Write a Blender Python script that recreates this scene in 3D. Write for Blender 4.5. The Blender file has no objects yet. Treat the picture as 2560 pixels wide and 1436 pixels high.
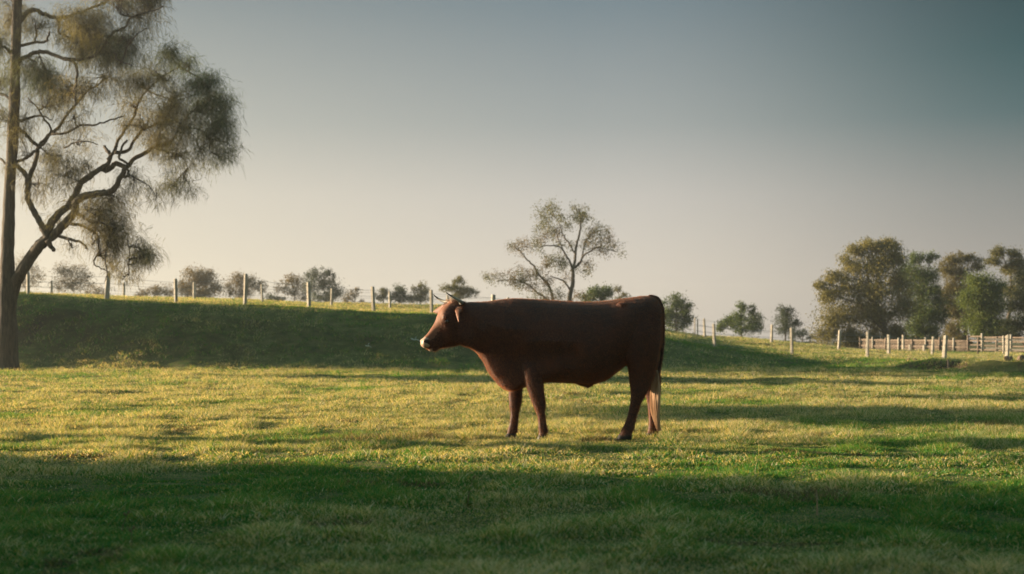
import bpy, bmesh, math, random
import numpy as np
from mathutils import Vector
R = math.radians
C = bpy.context.scene
COL = C.collection
rng = np.random.default_rng(7)

# ------------------------------------------------------------------ camera
F = 3556.0            # focal length in pixels of the 2560 wide photograph (50 mm)
HZ = 850.0            # horizon row
CAMZ = 0.98
cd = bpy.data.cameras.new('camera'); cam = bpy.data.objects.new('camera', cd); COL.objects.link(cam)
cd.lens = 50; cd.sensor_width = 36; cd.clip_end = 9000; cd.clip_start = 0.05
cam.location = (0, 0, CAMZ); cam.rotation_euler = (R(90), 0, 0)
cd.shift_y = (HZ - 718) / 2560
cd.dof.use_dof = True; cd.dof.focus_distance = 14.0; cd.dof.aperture_fstop = 2.8
C.camera = cam

# ------------------------------------------------------------------ sky, sun, exposure
AZ, EL = 16.0, 8.5     # the sun stands to the left and a little behind the bull
C.view_settings.view_transform = 'Standard'; C.view_settings.look = 'None'
C.view_settings.exposure = 1.82; C.view_settings.gamma = 1.0
sunv = Vector((-math.cos(R(AZ)) * math.cos(R(EL)), math.sin(R(AZ)) * math.cos(R(EL)), math.sin(R(EL))))
ld = bpy.data.lights.new('sun', 'SUN'); lo = bpy.data.objects.new('sun', ld); COL.objects.link(lo)
ld.energy = 5.0; ld.angle = R(0.5); ld.color = (1.0, 0.80, 0.54)
lo.rotation_euler = sunv.to_track_quat('Z', 'Y').to_euler(); lo.location = (-20, 10, 12)
w = bpy.data.worlds.new('World'); C.world = w; w.use_nodes = True
nt = w.node_tree; nt.nodes.clear()
def N(t, **k):
    n = nt.nodes.new(t)
    for a, b in k.items(): setattr(n, a, b)
    return n
def ramp(n, stops):
    e = n.color_ramp.elements
    while len(e) > 1: e.remove(e[0])
    e[0].position = stops[0][0]; e[0].color = (*stops[0][1], 1)
    for p, c in stops[1:]:
        q = e.new(p); q.color = (*c, 1)
sky = N('ShaderNodeTexSky', sky_type='NISHITA', sun_disc=False, sun_elevation=R(EL),
        sun_rotation=R(-(90 - AZ)), altitude=0, air_density=1.0, dust_density=1.6, ozone_density=1.5)
# clean-air gradient by elevation (z) and by side (towards / away from the sun)
tc = N('ShaderNodeTexCoord'); sp = N('ShaderNodeSeparateXYZ'); nt.links.new(tc.outputs['Generated'], sp.inputs[0])
rA = N('ShaderNodeValToRGB'); rB = N('ShaderNodeValToRGB')
def lin(c): return tuple((v / 255 / 12.92 if v / 255 < .04045 else ((v / 255 + .055) / 1.055) ** 2.4) * SKYGAIN for v in c)
SKYGAIN = .50
# sine of elevation -> colour, for the sunward side, the middle and the side away from the sun
SKY_A = [(0.0, (240, 226, 204)), (.045, (238, 226, 205)), (.10, (229, 219, 201)), (.15, (196, 194, 182)), (.23, (148, 154, 152)), (.40, (136, 176, 182)), (1.0, (138, 190, 198))]
SKY_M = [(0.0, (236, 223, 208)), (.045, (229, 218, 206)), (.10, (207, 201, 194)), (.15, (166, 170, 168)), (.23, (120, 135, 142)), (.40, (130, 174, 182)), (1.0, (138, 190, 198))]
SKY_B = [(0.0, (178, 170, 168)), (.045, (170, 163, 160)), (.10, (138, 139, 138)), (.15, (70, 98, 102)), (.19, (30, 74, 78)), (.24, (0, 46, 50)), (.40, (90, 140, 148)), (1.0, (138, 190, 198))]
rM = N('ShaderNodeValToRGB')
for r_, s_ in ((rA, SKY_A), (rM, SKY_M), (rB, SKY_B)):
    ramp(r_, [(p, lin(c)) for p, c in s_]); nt.links.new(sp.outputs['Z'], r_.inputs[0])
def mrange(a, b, typ):
    m = N('ShaderNodeMapRange', interpolation_type=typ); m.inputs['From Min'].default_value = a; m.inputs['From Max'].default_value = b
    nt.links.new(sp.outputs['X'], m.inputs['Value']); return m
m1 = mrange(-.34, .04, 'LINEAR'); m2 = mrange(.06, .37, 'SMOOTHSTEP')
mx0 = N('ShaderNodeMix', data_type='RGBA'); nt.links.new(m1.outputs[0], mx0.inputs['Factor'])
nt.links.new(rA.outputs[0], mx0.inputs['A']); nt.links.new(rM.outputs[0], mx0.inputs['B'])
mx = N('ShaderNodeMix', data_type='RGBA'); nt.links.new(m2.outputs[0], mx.inputs['Factor'])
nt.links.new(mx0.outputs['Result'], mx.inputs['A']); nt.links.new(rB.outputs[0], mx.inputs['B'])
b1 = N('ShaderNodeBackground'); nt.links.new(sky.outputs[0], b1.inputs[0]); b1.inputs[1].default_value = 0.05
b2 = N('ShaderNodeBackground'); nt.links.new(mx.outputs['Result'], b2.inputs[0]); b2.inputs[1].default_value = 0.54
ms = N('ShaderNodeMixShader'); ms.inputs[0].default_value = 0.90
nt.links.new(b1.outputs[0], ms.inputs[1]); nt.links.new(b2.outputs[0], ms.inputs[2])
wo = N('ShaderNodeOutputWorld'); nt.links.new(ms.outputs[0], wo.inputs[0])

# ------------------------------------------------------------------ helpers
def px2w(px, py, D): return np.array([(px - 1280) / F * D, D, CAMZ + (HZ - py) / F * D])
def tag(o, label=None, cat=None, group=None, kind=None):
    if label: o['label'] = label
    if cat: o['category'] = cat
    if group: o['group'] = group
    if kind: o['kind'] = kind
    return o
def thing(name, label, cat, loc, group=None):
    o = bpy.data.objects.new(name, None); COL.objects.link(o); o.location = loc; o.empty_display_size = .2
    return tag(o, label, cat, group)

def make_mesh(name, V, faces, mats, parent=None, fcol=None, smooth=False, fmat=None):
    """faces: list of int arrays (n,3) or (n,4); V in world space; the object sits at its parent's location."""
    me = bpy.data.meshes.new(name)
    V = np.asarray(V, np.float32)
    if parent is not None: V = V - np.array(parent.location, np.float32)
    me.vertices.add(len(V)); me.vertices.foreach_set('co', V.ravel())
    lens = np.concatenate([np.full(len(f), f.shape[1], np.int32) for f in faces])
    idx = np.concatenate([f.ravel() for f in faces]).astype(np.int32)
    st = np.zeros(len(lens), np.int32); st[1:] = np.cumsum(lens)[:-1]
    me.loops.add(len(idx)); me.loops.foreach_set('vertex_index', idx)
    me.polygons.add(len(lens)); me.polygons.foreach_set('loop_start', st); me.polygons.foreach_set('loop_total', lens)
    for m in (mats if isinstance(mats, (list, tuple)) else [mats]): me.materials.append(m)
    if fmat is not None: me.polygons.foreach_set('material_index', np.asarray(fmat, np.int32))
    me.polygons.foreach_set('use_smooth', np.full(len(lens), smooth, bool))
    if fcol is not None:
        a = me.attributes.new('tint', 'FLOAT_COLOR', 'FACE')
        c = np.ones((len(lens), 4), np.float32); c[:, :3] = fcol
        a.data.foreach_set('color', c.ravel())
    me.update(calc_edges=True)
    o = bpy.data.objects.new(name, me); COL.objects.link(o)
    if parent is not None: o.parent = parent
    return o

class MB:
    def __init__(s): s.V = []; s.Q = []; s.T = []; s.n = 0; s.Cq = []; s.Ct = []
    def add(s, V, Q=None, T=None, cq=None, ct=None):
        V = np.asarray(V, float); s.V.append(V)
        if Q is not None and len(Q):
            s.Q.append(np.asarray(Q) + s.n); s.Cq.append(cq if cq is not None else np.full((len(Q), 3), .5))
        if T is not None and len(T):
            s.T.append(np.asarray(T) + s.n); s.Ct.append(ct if ct is not None else np.full((len(T), 3), .5))
        s.n += len(V)
    def tube(s, P, r, sides=6, cap=True):
        P = np.asarray(P, float); r = np.broadcast_to(np.asarray(r, float), (len(P),))
        T = np.gradient(P, axis=0); T /= np.linalg.norm(T, axis=1)[:, None] + 1e-9
        up = np.array([0.31, .9, .2]); a = np.cross(T, up); a /= np.linalg.norm(a, axis=1)[:, None] + 1e-9
        b = np.cross(T, a); th = np.arange(sides) * 2 * np.pi / sides
        V = (P[:, None, :] + r[:, None, None] * (np.cos(th)[None, :, None] * a[:, None, :] + np.sin(th)[None, :, None] * b[:, None, :])).reshape(-1, 3)
        i = np.arange(len(P) - 1)[:, None] * sides; j = np.arange(sides)[None, :]; k = (j + 1) % sides
        Q = np.stack([i + j, i + k, i + sides + k, i + sides + j], -1).reshape(-1, 4)
        T3 = None
        if cap:
            n0 = len(V); V = np.vstack([V, P[:1], P[-1:]]); jj = np.arange(sides); kk = (jj + 1) % sides
            e = (len(P) - 1) * sides
            T3 = np.vstack([np.stack([np.full(sides, n0), kk, jj], 1), np.stack([np.full(sides, n0 + 1), e + jj, e + kk], 1)])
        s.add(V, Q, T3)
    def box(s, c, d, rz=0):
        c = np.array(c, float); d = np.array(d, float) / 2
        V = np.array([[x, y, z] for z in (-1, 1) for y in (-1, 1) for x in (-1, 1)]) * d
        cr, sr = math.cos(rz), math.sin(rz)
        V = np.stack([V[:, 0] * cr - V[:, 1] * sr, V[:, 0] * sr + V[:, 1] * cr, V[:, 2]], 1) + c
        s.add(V, [[0, 2, 3, 1], [4, 5, 7, 6], [0, 1, 5, 4], [2, 6, 7, 3], [0, 4, 6, 2], [1, 3, 7, 5]])
    def build(s, name, mats, parent=None, smooth=False, col=False):
        fs = []; cs = []
        if s.Q: fs.append(np.concatenate(s.Q)); cs.append(np.concatenate(s.Cq))
        if s.T: fs.append(np.concatenate(s.T)); cs.append(np.concatenate(s.Ct))
        return make_mesh(name, np.concatenate(s.V), fs, mats, parent, np.concatenate(cs) if col else None, smooth)

def hsh(ix, iy, seed):
    h = (ix.astype(np.int64) * 374761393 + iy.astype(np.int64) * 668265263 + seed * 974711) & 0xffffffff
    h = ((h ^ (h >> 13)) * 1274126177) & 0xffffffff
    return ((h ^ (h >> 16)) & 0xffff) / 65535.0
def vnoise(x, y, seed=0):
    x = np.asarray(x, float); y = np.asarray(y, float)
    ix = np.floor(x); iy = np.floor(y); fx = x - ix; fy = y - iy
    fx = fx * fx * (3 - 2 * fx); fy = fy * fy * (3 - 2 * fy); ix = ix.astype(np.int64); iy = iy.astype(np.int64)
    a = hsh(ix, iy, seed); b = hsh(ix + 1, iy, seed); c = hsh(ix, iy + 1, seed); d = hsh(ix + 1, iy + 1, seed)
    return a + (b - a) * fx + (c - a) * fy + (a - b - c + d) * fx * fy
def fbm(x, y, seed=0, oct=4):
    s = 0; a = .5; t = 0
    for k in range(oct):
        s = s + a * vnoise(x * 2 ** k, y * 2 ** k, seed + k * 17); t += a; a *= .5
    return s / t

# ------------------------------------------------------------------ terrain
def prof(d): k = sorted(d); return np.array(k, float), np.array([d[i] for i in k], float)
FOOT = prof({-3000: 926, 0: 926, 1600: 924, 2000: 918, 2100: 916, 2200: 919, 2300: 926, 2420: 933, 2560: 937, 2900: 940})
P60 = prof({-3000: 735, 0: 736, 70: 739, 266: 752, 440: 762, 612: 767, 773: 773, 934: 781, 1079: 785, 1232: 793, 1450: 815, 1660: 845, 1787: 870, 1980: 889, 2169: 895, 2360: 907, 2560: 908})
P85 = prof({-3000: 733, 0: 734, 129: 738, 309: 744, 485: 749, 656: 757, 828: 766, 975: 775, 1200: 785, 1450: 802, 1660: 831, 1762: 845, 1928: 858, 2097: 876, 2222: 887, 2560: 890})
P96 = prof({-3000: 733, 0: 734, 300: 743, 600: 749, 800: 758, 950: 760, 1100: 763, 1200: 768, 1450: 790, 1660: 826, 1760: 843, 1850: 844, 1930: 852, 2050: 865, 2150: 876, 2560: 886})
def H(x, y, micro=True):
    x = np.asarray(x, float); y = np.asarray(y, float)
    Dc = np.maximum(y, 30.0); px = 1280 + F * x / Dc
    ft = 3484.0 / (np.interp(px, *FOOT) - 850)
    ft = ft + 1.2 * (fbm(x * .35, y * .1, 5) - .5) * 2
    h60 = CAMZ + (HZ - np.interp(px, *P60)) / F * 60
    h85 = CAMZ + (HZ - np.interp(px, *P85)) / F * 85
    h96 = CAMZ + (HZ - np.interp(px, *P96)) / F * 96
    s = np.clip((y - ft) / (60 - ft), 0, 1)
    lip = np.interp(px, [2180, 2330], [0, 1])          # eroded earth lip of the ditch on the right
    q = np.clip(s / .52, 0, 1); face = .86 * (.35 * q + .65 * q * q * (3 - 2 * q)) + .14 * s
    face = face * (1 - lip) + lip * np.clip((y - ft) / 1.1, 0, 1)
    h = (np.maximum(h60, .12) + lip * .20 * np.exp(-((np.maximum(y - ft - 1.1, 0)) / 7.0) ** 2)) * face
    h = np.where(y > 60, h60 + (h85 - h60) * np.clip((y - 60) / 25, 0, 1), h)
    h = np.where(y > 85, h85 + (h96 - h85) * np.clip((y - 85) / 11, 0, 1), h)
    t = np.clip((y - 97) / 50, 0, 1); t = t * t * (3 - 2 * t)
    h = np.where(y > 97, h96 * (1 - t), h)
    if micro:
        far = np.clip((y - 20) / 60, 0, 1)
        h = h + (.05 + .10 * far) * (fbm(x * .45 + 9, y * .45, 21, 3) - .5) + .024 * (fbm(x * 1.7, y * 1.7, 31, 3) - .5)
        hump = np.clip(fbm(x * .8, y * .8, 44, 2) - .62, 0, 1)
        h = h + hump * .22 * np.clip((y - 13) / 12, 0, 1)
    return h

def mat(name, fn):
    m = bpy.data.materials.new(name); m.use_nodes = True; t = m.node_tree; t.nodes.clear()
    out = t.nodes.new('ShaderNodeOutputMaterial'); fn(t, out); return m
def nd(t, typ, **k):
    n = t.nodes.new(typ)
    for a, b in k.items():
        if a in n.inputs: n.inputs[a].default_value = b
        else: setattr(n, a, b)
    return n
def noise_col(t, scale, stops, coord='Object', detail=6, stretch=(1, 1, 1), rough=.6):
    tc = nd(t, 'ShaderNodeTexCoord'); mp = nd(t, 'ShaderNodeMapping'); mp.inputs['Scale'].default_value = stretch
    t.links.new(tc.outputs[coord], mp.inputs[0])
    n = nd(t, 'ShaderNodeTexNoise', Scale=scale, Detail=detail, Roughness=rough); t.links.new(mp.outputs[0], n.inputs['Vector'])
    r = nd(t, 'ShaderNodeValToRGB'); ramp(r, stops); t.links.new(n.outputs[0], r.inputs[0]); return r, n
def m_simple(name, scale, stops, rough=.8, bump=.3, bdist=.02, stretch=(1, 1, 1), spec=.2, bscale=None):
    def fn(t, out):
        r, n = noise_col(t, scale, stops, stretch=stretch)
        b = nd(t, 'ShaderNodeBsdfPrincipled', Roughness=rough); b.inputs['Specular IOR Level'].default_value = spec
        t.links.new(r.outputs[0], b.inputs['Base Color'])
        bp = nd(t, 'ShaderNodeBump', Strength=bump, Distance=bdist); t.links.new(n.outputs[0], bp.inputs['Height'])
        t.links.new(bp.outputs[0], b.inputs['Normal']); t.links.new(b.outputs[0], out.inputs[0])
    return mat(name, fn)
def m_leaf(name, trans=.4, rough=.6, gain=(1, 1, 1), tgain=(1.3, 1.2, .6)):
    def fn(t, out):
        a = nd(t, 'ShaderNodeAttribute', attribute_name='tint')
        g = nd(t, 'ShaderNodeMix', data_type='RGBA', blend_type='MULTIPLY'); g.inputs['Factor'].default_value = 1
        g.inputs['B'].default_value = (*gain, 1); t.links.new(a.outputs['Color'], g.inputs['A'])
        b = nd(t, 'ShaderNodeBsdfPrincipled', Roughness=rough); b.inputs['Specular IOR Level'].default_value = .15
        t.links.new(g.outputs['Result'], b.inputs['Base Color'])
        g2 = nd(t, 'ShaderNodeMix', data_type='RGBA', blend_type='MULTIPLY'); g2.inputs['Factor'].default_value = 1
        g2.inputs['B'].default_value = (*tgain, 1); t.links.new(g.outputs['Result'], g2.inputs['A'])
        tr = nd(t, 'ShaderNodeBsdfTranslucent'); t.links.new(g2.outputs['Result'], tr.inputs[0])
        m = nd(t, 'ShaderNodeMixShader'); m.inputs[0].default_value = trans
        t.links.new(b.outputs[0], m.inputs[1]); t.links.new(tr.outputs[0], m.inputs[2]); t.links.new(m.outputs[0], out.inputs[0])
    return mat(name, fn)

def ground_fn(t, out):
    r, n = noise_col(t, 2.2, [(.30, (.045, .050, .016)), (.5, (.10, .10, .032)), (.66, (.17, .14, .055)), (.8, (.22, .17, .08))], detail=9)
    geo = nd(t, 'ShaderNodeNewGeometry'); s = nd(t, 'ShaderNodeSeparateXYZ'); t.links.new(geo.outputs['True Normal'], s.inputs[0])
    m = nd(t, 'ShaderNodeMapRange'); m.inputs['From Min'].default_value = .96; m.inputs['From Max'].default_value = .86
    t.links.new(s.outputs['Z'], m.inputs['Value'])
    mx = nd(t, 'ShaderNodeMix', data_type='RGBA'); t.links.new(m.outputs[0], mx.inputs['Factor'])
    t.links.new(r.outputs[0], mx.inputs['A']); mx.inputs['B'].default_value = (.055, .035, .022, 1)
    b = nd(t, 'ShaderNodeBsdfPrincipled', Roughness=.95); b.inputs['Specular IOR Level'].default_value = .05
    t.links.new(mx.outputs['Result'], b.inputs['Base Color'])
    bp = nd(t, 'ShaderNodeBump', Strength=.8, Distance=.05); t.links.new(n.outputs[0], bp.inputs['Height'])
    t.links.new(bp.outputs[0], b.inputs['Normal']); t.links.new(b.outputs[0], out.inputs[0])
M_ground = mat('pasture_soil', ground_fn)
M_grass = m_leaf('grass_blades', .42, .55, tgain=(1.5, 1.25, .55))
M_bark = m_simple('bark_brown', 6, [(.3, (.045, .034, .024)), (.6, (.11, .082, .056)), (.8, (.19, .15, .105))], stretch=(3, 3, .4), bump=.8, bdist=.05)
M_barkp = m_simple('bark_pale', 3, [(.3, (.10, .08, .06)), (.6, (.24, .20, .15)), (.8, (.36, .31, .25))], stretch=(1, 1, .3), bump=.4)
M_leaf = m_leaf('gum_leaves', .35)
M_need = m_leaf('sheoak_needles', .40)
M_post = m_simple('weathered_post', 5, [(.3, (.26, .225, .175)), (.6, (.43, .38, .31)), (.8, (.57, .51, .43))], stretch=(4, 4, .5), bump=.5, bdist=.01)
M_rail = m_simple('old_timber', 4, [(.3, (.11, .08, .06)), (.6, (.22, .165, .125)), (.8, (.33, .26, .20))], stretch=(.5, 3, 3), bump=.4)
M_wire = m_simple('fence_wire', 3, [(.3, (.18, .17, .15)), (.7, (.30, .28, .25))], rough=.5)

def build_ground():
    ys = [-60, -30, -15, -8, -4, 0, 2, 3, 4]; y = 4.4
    while y < 150: ys.append(y); y *= 1.0085
    while y < 520: ys.append(y); y *= 1.12
    ys.append(560)
    ys = np.array(ys)
    fine = np.linspace(-.46, .46, 330)
    k = np.array([.5, .56, .64, .74, .86, 1.0]); us = np.concatenate([-k[::-1], fine, k])
    Y, U = np.meshgrid(ys, us, indexing='ij'); X = U * (12 + np.abs(Y)) * 1.0
    Z = H(X, Y); n, m = Y.shape
    V = np.stack([X, Y, Z], -1).reshape(-1, 3)
    i = np.arange(n - 1)[:, None] * m; j = np.arange(m - 1)[None, :]
    Q = np.stack([i + j, i + j + 1, i + m + j + 1, i + m + j], -1).reshape(-1, 4)
    tag(make_mesh('ground', V, [Q], M_ground, smooth=True), kind='structure')
build_ground()

def build_grass():
    def blades(x, y, hmul, two):
        n = len(x); z = H(x, y)
        D = np.maximum(y, 4)
        p1 = fbm(x * .55, y * .55, 3, 4); p2 = fbm(x * 2.6, y * 2.6, 8, 3); p3 = fbm(x * .16, y * .16, 15, 3)
        h = (.013 + .024 * rng.random(n) ** 1.5) * (.35 + 1.75 * np.clip((p2 - .32) * 2.6, 0, 1.5)) * (0.75 + .6 * p1) * hmul
        tall = rng.random(n) < .0005; h = np.where(tall, h * 2.2 + .025, h)
        wd = (.0020 + .00026 * D) * (.7 + .6 * rng.random(n)) * np.where(tall, .4, 1) * (1.3 if two else 1.1)
        broad = (rng.random(n) < .16 + .5 * (vnoise(x * 3.3, y * 3.3, 91) > .66)) & ~tall & (y < 24); wd = np.where(broad, wd * 2.6, wd); h = np.where(broad, h * .72, h)
        a = rng.random(n) * 2 * np.pi; ln = (.3 + 1.3 * rng.random(n)) * h * np.where(tall, .2, 1)
        la = rng.random(n) * 2 * np.pi
        ca, sa = np.cos(a) * wd / 2, np.sin(a) * wd / 2; lx, ly = np.cos(la) * ln, np.sin(la) * ln
        B = np.stack([x, y, z - .004], 1)
        o1 = np.stack([ca, sa, 0 * ca], 1); tip = B + np.stack([lx, ly, h], 1)
        # colour: greens, yellow greens and dry straw in patches, sun and shade worked into the straw share
        bare = (vnoise(x * 1.1 + 4, y * 1.9, 55) > .86) & (vnoise(x * 6, y * 6, 57) > .35) & (y < 60)
        dry = np.clip((p1 - .46) * 3.0 + (p3 - .5) * 1.8 + .10 + .82 * np.clip((y - 8.6) / 3, 0, 1) - .80 * np.clip((y - 45) / 3, 0, 1) * (y < 57), .03, 1.0)  # straw added over the sunlit field, cut back in shaded foreground and bank
        r = rng.random(n); k = np.clip(.5 * rng.random(n) + 1.5 * (p2 - .33), 0, 1)[:, None]
        g = np.array([.018, .105, .026]) * (1 - k) + np.array([.085, .230, .036]) * k
        yg = np.array([.17, .22, .05]) * (1 - k) + np.array([.31, .29, .10]) * k
        st = np.array([.40, .33, .19]) * (1 - k) + np.array([.62, .53, .35]) * k
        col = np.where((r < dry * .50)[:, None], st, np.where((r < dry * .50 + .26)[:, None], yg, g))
        col = np.where(tall[:, None] & (rng.random(n) < .6)[:, None], st, col)
        col = np.where((bare & (rng.random(n) < .6))[:, None], np.array([.12, .095, .055]) * (.5 + k), col)
        col = np.where((rng.random(n) < .004)[:, None], np.array([.62, .55, .42]), col)
        if two:
            mid = B + np.stack([lx * .35, ly * .35, h * .62], 1)
            V = np.stack([B - o1, B + o1, mid + o1 * .75, mid - o1 * .75, tip], 1).reshape(-1, 3)
            b = np.arange(n)[:, None] * 5
            return V, b + np.array([[0, 1, 2, 3]]), b + np.array([[3, 2, 4]]), col
        V = np.stack([B - o1, B + o1, tip], 1).reshape(-1, 3)
        return V, None, np.arange(n)[:, None] * 3 + np.array([[0, 1, 2]]), col
    mb = MB()
    def inv(a, b, n): q = rng.random(n); return 1 / (1 / a + (1 / b - 1 / a) * q)
    D = inv(4.9, 12.5, 720000); U = rng.uniform(-.47, .47, len(D))
    V, Q, T, c = blades(U * D, D, 1.0, True); mb.add(V, Q, T, c, c)
    D = inv(12.5, 47, 1150000); U = rng.uniform(-.45, .45, len(D)); sl = np.abs(H(U * D, D + .3, False) - H(U * D, D - .3, False)) / .6; kp = ~((1280 + F * U > 2280) & (D > 37) & (sl > .10) & (rng.random(len(D)) < .96)); D = D[kp]; U = U[kp]
    V, Q, T, c = blades(U * D, D, 1.05 + .012 * D, False); mb.add(V, None, T, None, c)
    D = rng.uniform(38, 100, 650000); U = rng.uniform(-.42, .42, len(D)); x = U * D
    sl = np.abs(H(x, D + .3, False) - H(x, D - .3, False)) / .6     # the bare earth face keeps only a little grass
    keep = ~((1280 + F * U > 2280) & (D < 52) & (sl > .10) & (rng.random(len(D)) < .96))
    V, Q, T, c = blades(x[keep], D[keep], 2.0, False); mb.add(V, None, T, None, c)
    g = mb.build('grass', M_grass, col=True)
    tag(g, 'short green and straw coloured pasture grass over the whole field', 'grass', kind='stuff')
build_grass()

# ------------------------------------------------------------------ trees
LEAF_OLIVE = ((.060, .068, .022), (.15, .13, .045))
LEAF_GREEN = ((.035, .065, .020), (.12, .15, .035))
LEAF_BROWN = ((.085, .065, .035), (.19, .14, .07))
LEAF_DARK = ((.022, .034, .018), (.06, .075, .03))
def smooth_path(pts, n=4, jit=0.0):
    P = np.asarray(pts, float); m = len(P); out = []
    for i in range(m - 1):
        p0 = P[max(i - 1, 0)]; p1 = P[i]; p2 = P[i + 1]; p3 = P[min(i + 2, m - 1)]
        for k in range(n):
            t = k / n
            out.append(.5 * (2 * p1 + (p2 - p0) * t + (2 * p0 - 5 * p1 + 4 * p2 - p3) * t * t + (3 * p1 - p0 - 3 * p2 + p3) * t ** 3))
    out.append(P[-1]); out = np.array(out)
    if jit: out[1:-1] += rng.normal(0, jit, out[1:-1].shape)
    return out
def leaves(mb, c, size, cols, droop=.5, asp=.38):
    n = len(c); sz = size * (.6 + .8 * rng.random(n))
    d = rng.normal(0, 1, (n, 3)); d[:, 2] -= droop * 2; d /= np.linalg.norm(d, axis=1)[:, None]
    s = np.cross(d, rng.normal(0, 1, (n, 3))); s /= np.linalg.norm(s, axis=1)[:, None] + 1e-6
    a = c; b = c + d * sz[:, None]; m = (a + b) / 2; o = s * (sz * asp / 2)[:, None]
    V = np.stack([a, m + o, b, m - o], 1).reshape(-1, 3); Q = np.arange(n)[:, None] * 4 + np.array([[0, 1, 2, 3]])
    k = rng.random(n)[:, None]; col = np.array(cols[0]) * (1 - k) + np.array(cols[1]) * k
    mb.add(V, Q, None, col)
def tree(name, label, base, blobs, nleaf, leaf=.14, cols=LEAF_OLIVE, tr=.15, group=None, bark=None, sub=None, seedpath=None, asp=.45, droop=.5, cat='tree', fill=1.45):
    """blobs: world (x,y,z,rx,ry,rz). trunk, limbs and twigs in one mesh, foliage in another."""
    global rng; rng = np.random.default_rng(sum(ord(c_) * (i_ + 1) for i_, c_ in enumerate(label)) % 99991)
    bx, by = base; bz = float(H(bx, by)) - .1
    root = thing(name, label, cat, (bx, by, bz), group)
    w_ = MB(); f_ = MB(); B = np.array(blobs, float)
    topz = B[:, 2].max(); cz = B[:, 2].mean(); cx, cy = B[:, 0].mean(), B[:, 1].mean()
    hgt = topz - bz
    P = smooth_path([(bx, by, bz), (bx + (cx - bx) * .15 + rng.normal(0, .02) * hgt, by, bz + hgt * .22), (bx + (cx - bx) * .5 + rng.normal(0, .03) * hgt, by + (cy - by) * .5, bz + hgt * .5), (cx, cy, bz + hgt * .82)], 5)
    w_.tube(P, tr * (1 - .8 * np.linspace(0, 1, len(P))) * (1 + .5 * np.exp(-np.linspace(0, 1, len(P)) * 18)), 8)
    vol = (B[:, 3] * B[:, 5]); vol = vol / vol.sum()
    for (x, y, z, rx, ry, rz), v in zip(B, vol):
        k = int(np.clip((z - bz - rz * 1.1) / (hgt * .82) * len(P), 2, len(P) - 2)); s = P[k]
        mid = (s + np.array([x, y, z])) / 2 + np.array([0, 0, .12 * rz]) + rng.normal(0, .06, 3) * rx
        L = smooth_path([s, mid, (x, y, z)], 4, .02 * rx); r0 = tr * .42 * math.sqrt(min(1, v * 3) + .1)
        w_.tube(L, np.linspace(r0, r0 * .3, len(L)), 5, False)
        ns = sub or max(5, int(34 * math.sqrt(v) + 6))
        q = rng.normal(0, 1, (ns, 3)); q /= np.linalg.norm(q, axis=1)[:, None]; q *= (rng.random(ns) ** .42)[:, None]
        q[:, 2] = np.where(q[:, 2] < -.5, q[:, 2] * .7, q[:, 2])
        cc = np.array([x, y, z]) + q * np.array([rx, ry, rz]) * .92
        for p in cc:
            st = L[rng.integers(len(L) // 2, len(L))]
            tw = smooth_path([st, (st + p) / 2 + rng.normal(0, .08, 3) * rx, p], 3)
            w_.tube(tw, np.linspace(r0 * .32, r0 * .12, len(tw)), 4, False)
        n = int(nleaf * v); which = rng.integers(0, ns, n)
        sr = (.16 + .22 * rng.random(ns))[which] * min(rx, rz) * 1.25 * fill
        off = rng.normal(0, .55, (n, 3)); off[:, 2] = off[:, 2] * .75 - droop * .45 * np.abs(rng.normal(0, 1, n))
        leaves(f_, cc[which] + off * sr[:, None], leaf, cols, droop, asp)
    w_.build('trunk', bark or M_bark, root, True); f_.build('crown', M_leaf, root, col=True)
    return root
def ptree(name, label, px, D, blobs, nleaf, depth=.9, **k):
    """crown outline given by photograph pixels at distance D; it gets a real depth."""
    B = []
    for (cx, cy, rx, ry) in blobs:
        c = px2w(cx, cy, D); s = D / F; dy = rng.normal(0, .25) * rx * s * depth
        B.append((c[0], c[1] + dy, c[2], rx * s, rx * s * depth, ry * s))
    if k.get('group') == G1:      # bushy growth down to the ground
        w_ = max(b[0] + b[3] for b in B) - min(b[0] - b[3] for b in B); xm = sum(b[0] for b in B) / len(B)
        for q in (-.24, .05, .27):
            g = float(H(xm + q * w_, D)); B.append((xm + q * w_, D + rng.normal(0, .3), g + .55, w_ * .20, w_ * .18, .55))
    return tree(name, label, ((px - 1280) / F * D, D), B, nleaf, **k)

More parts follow.
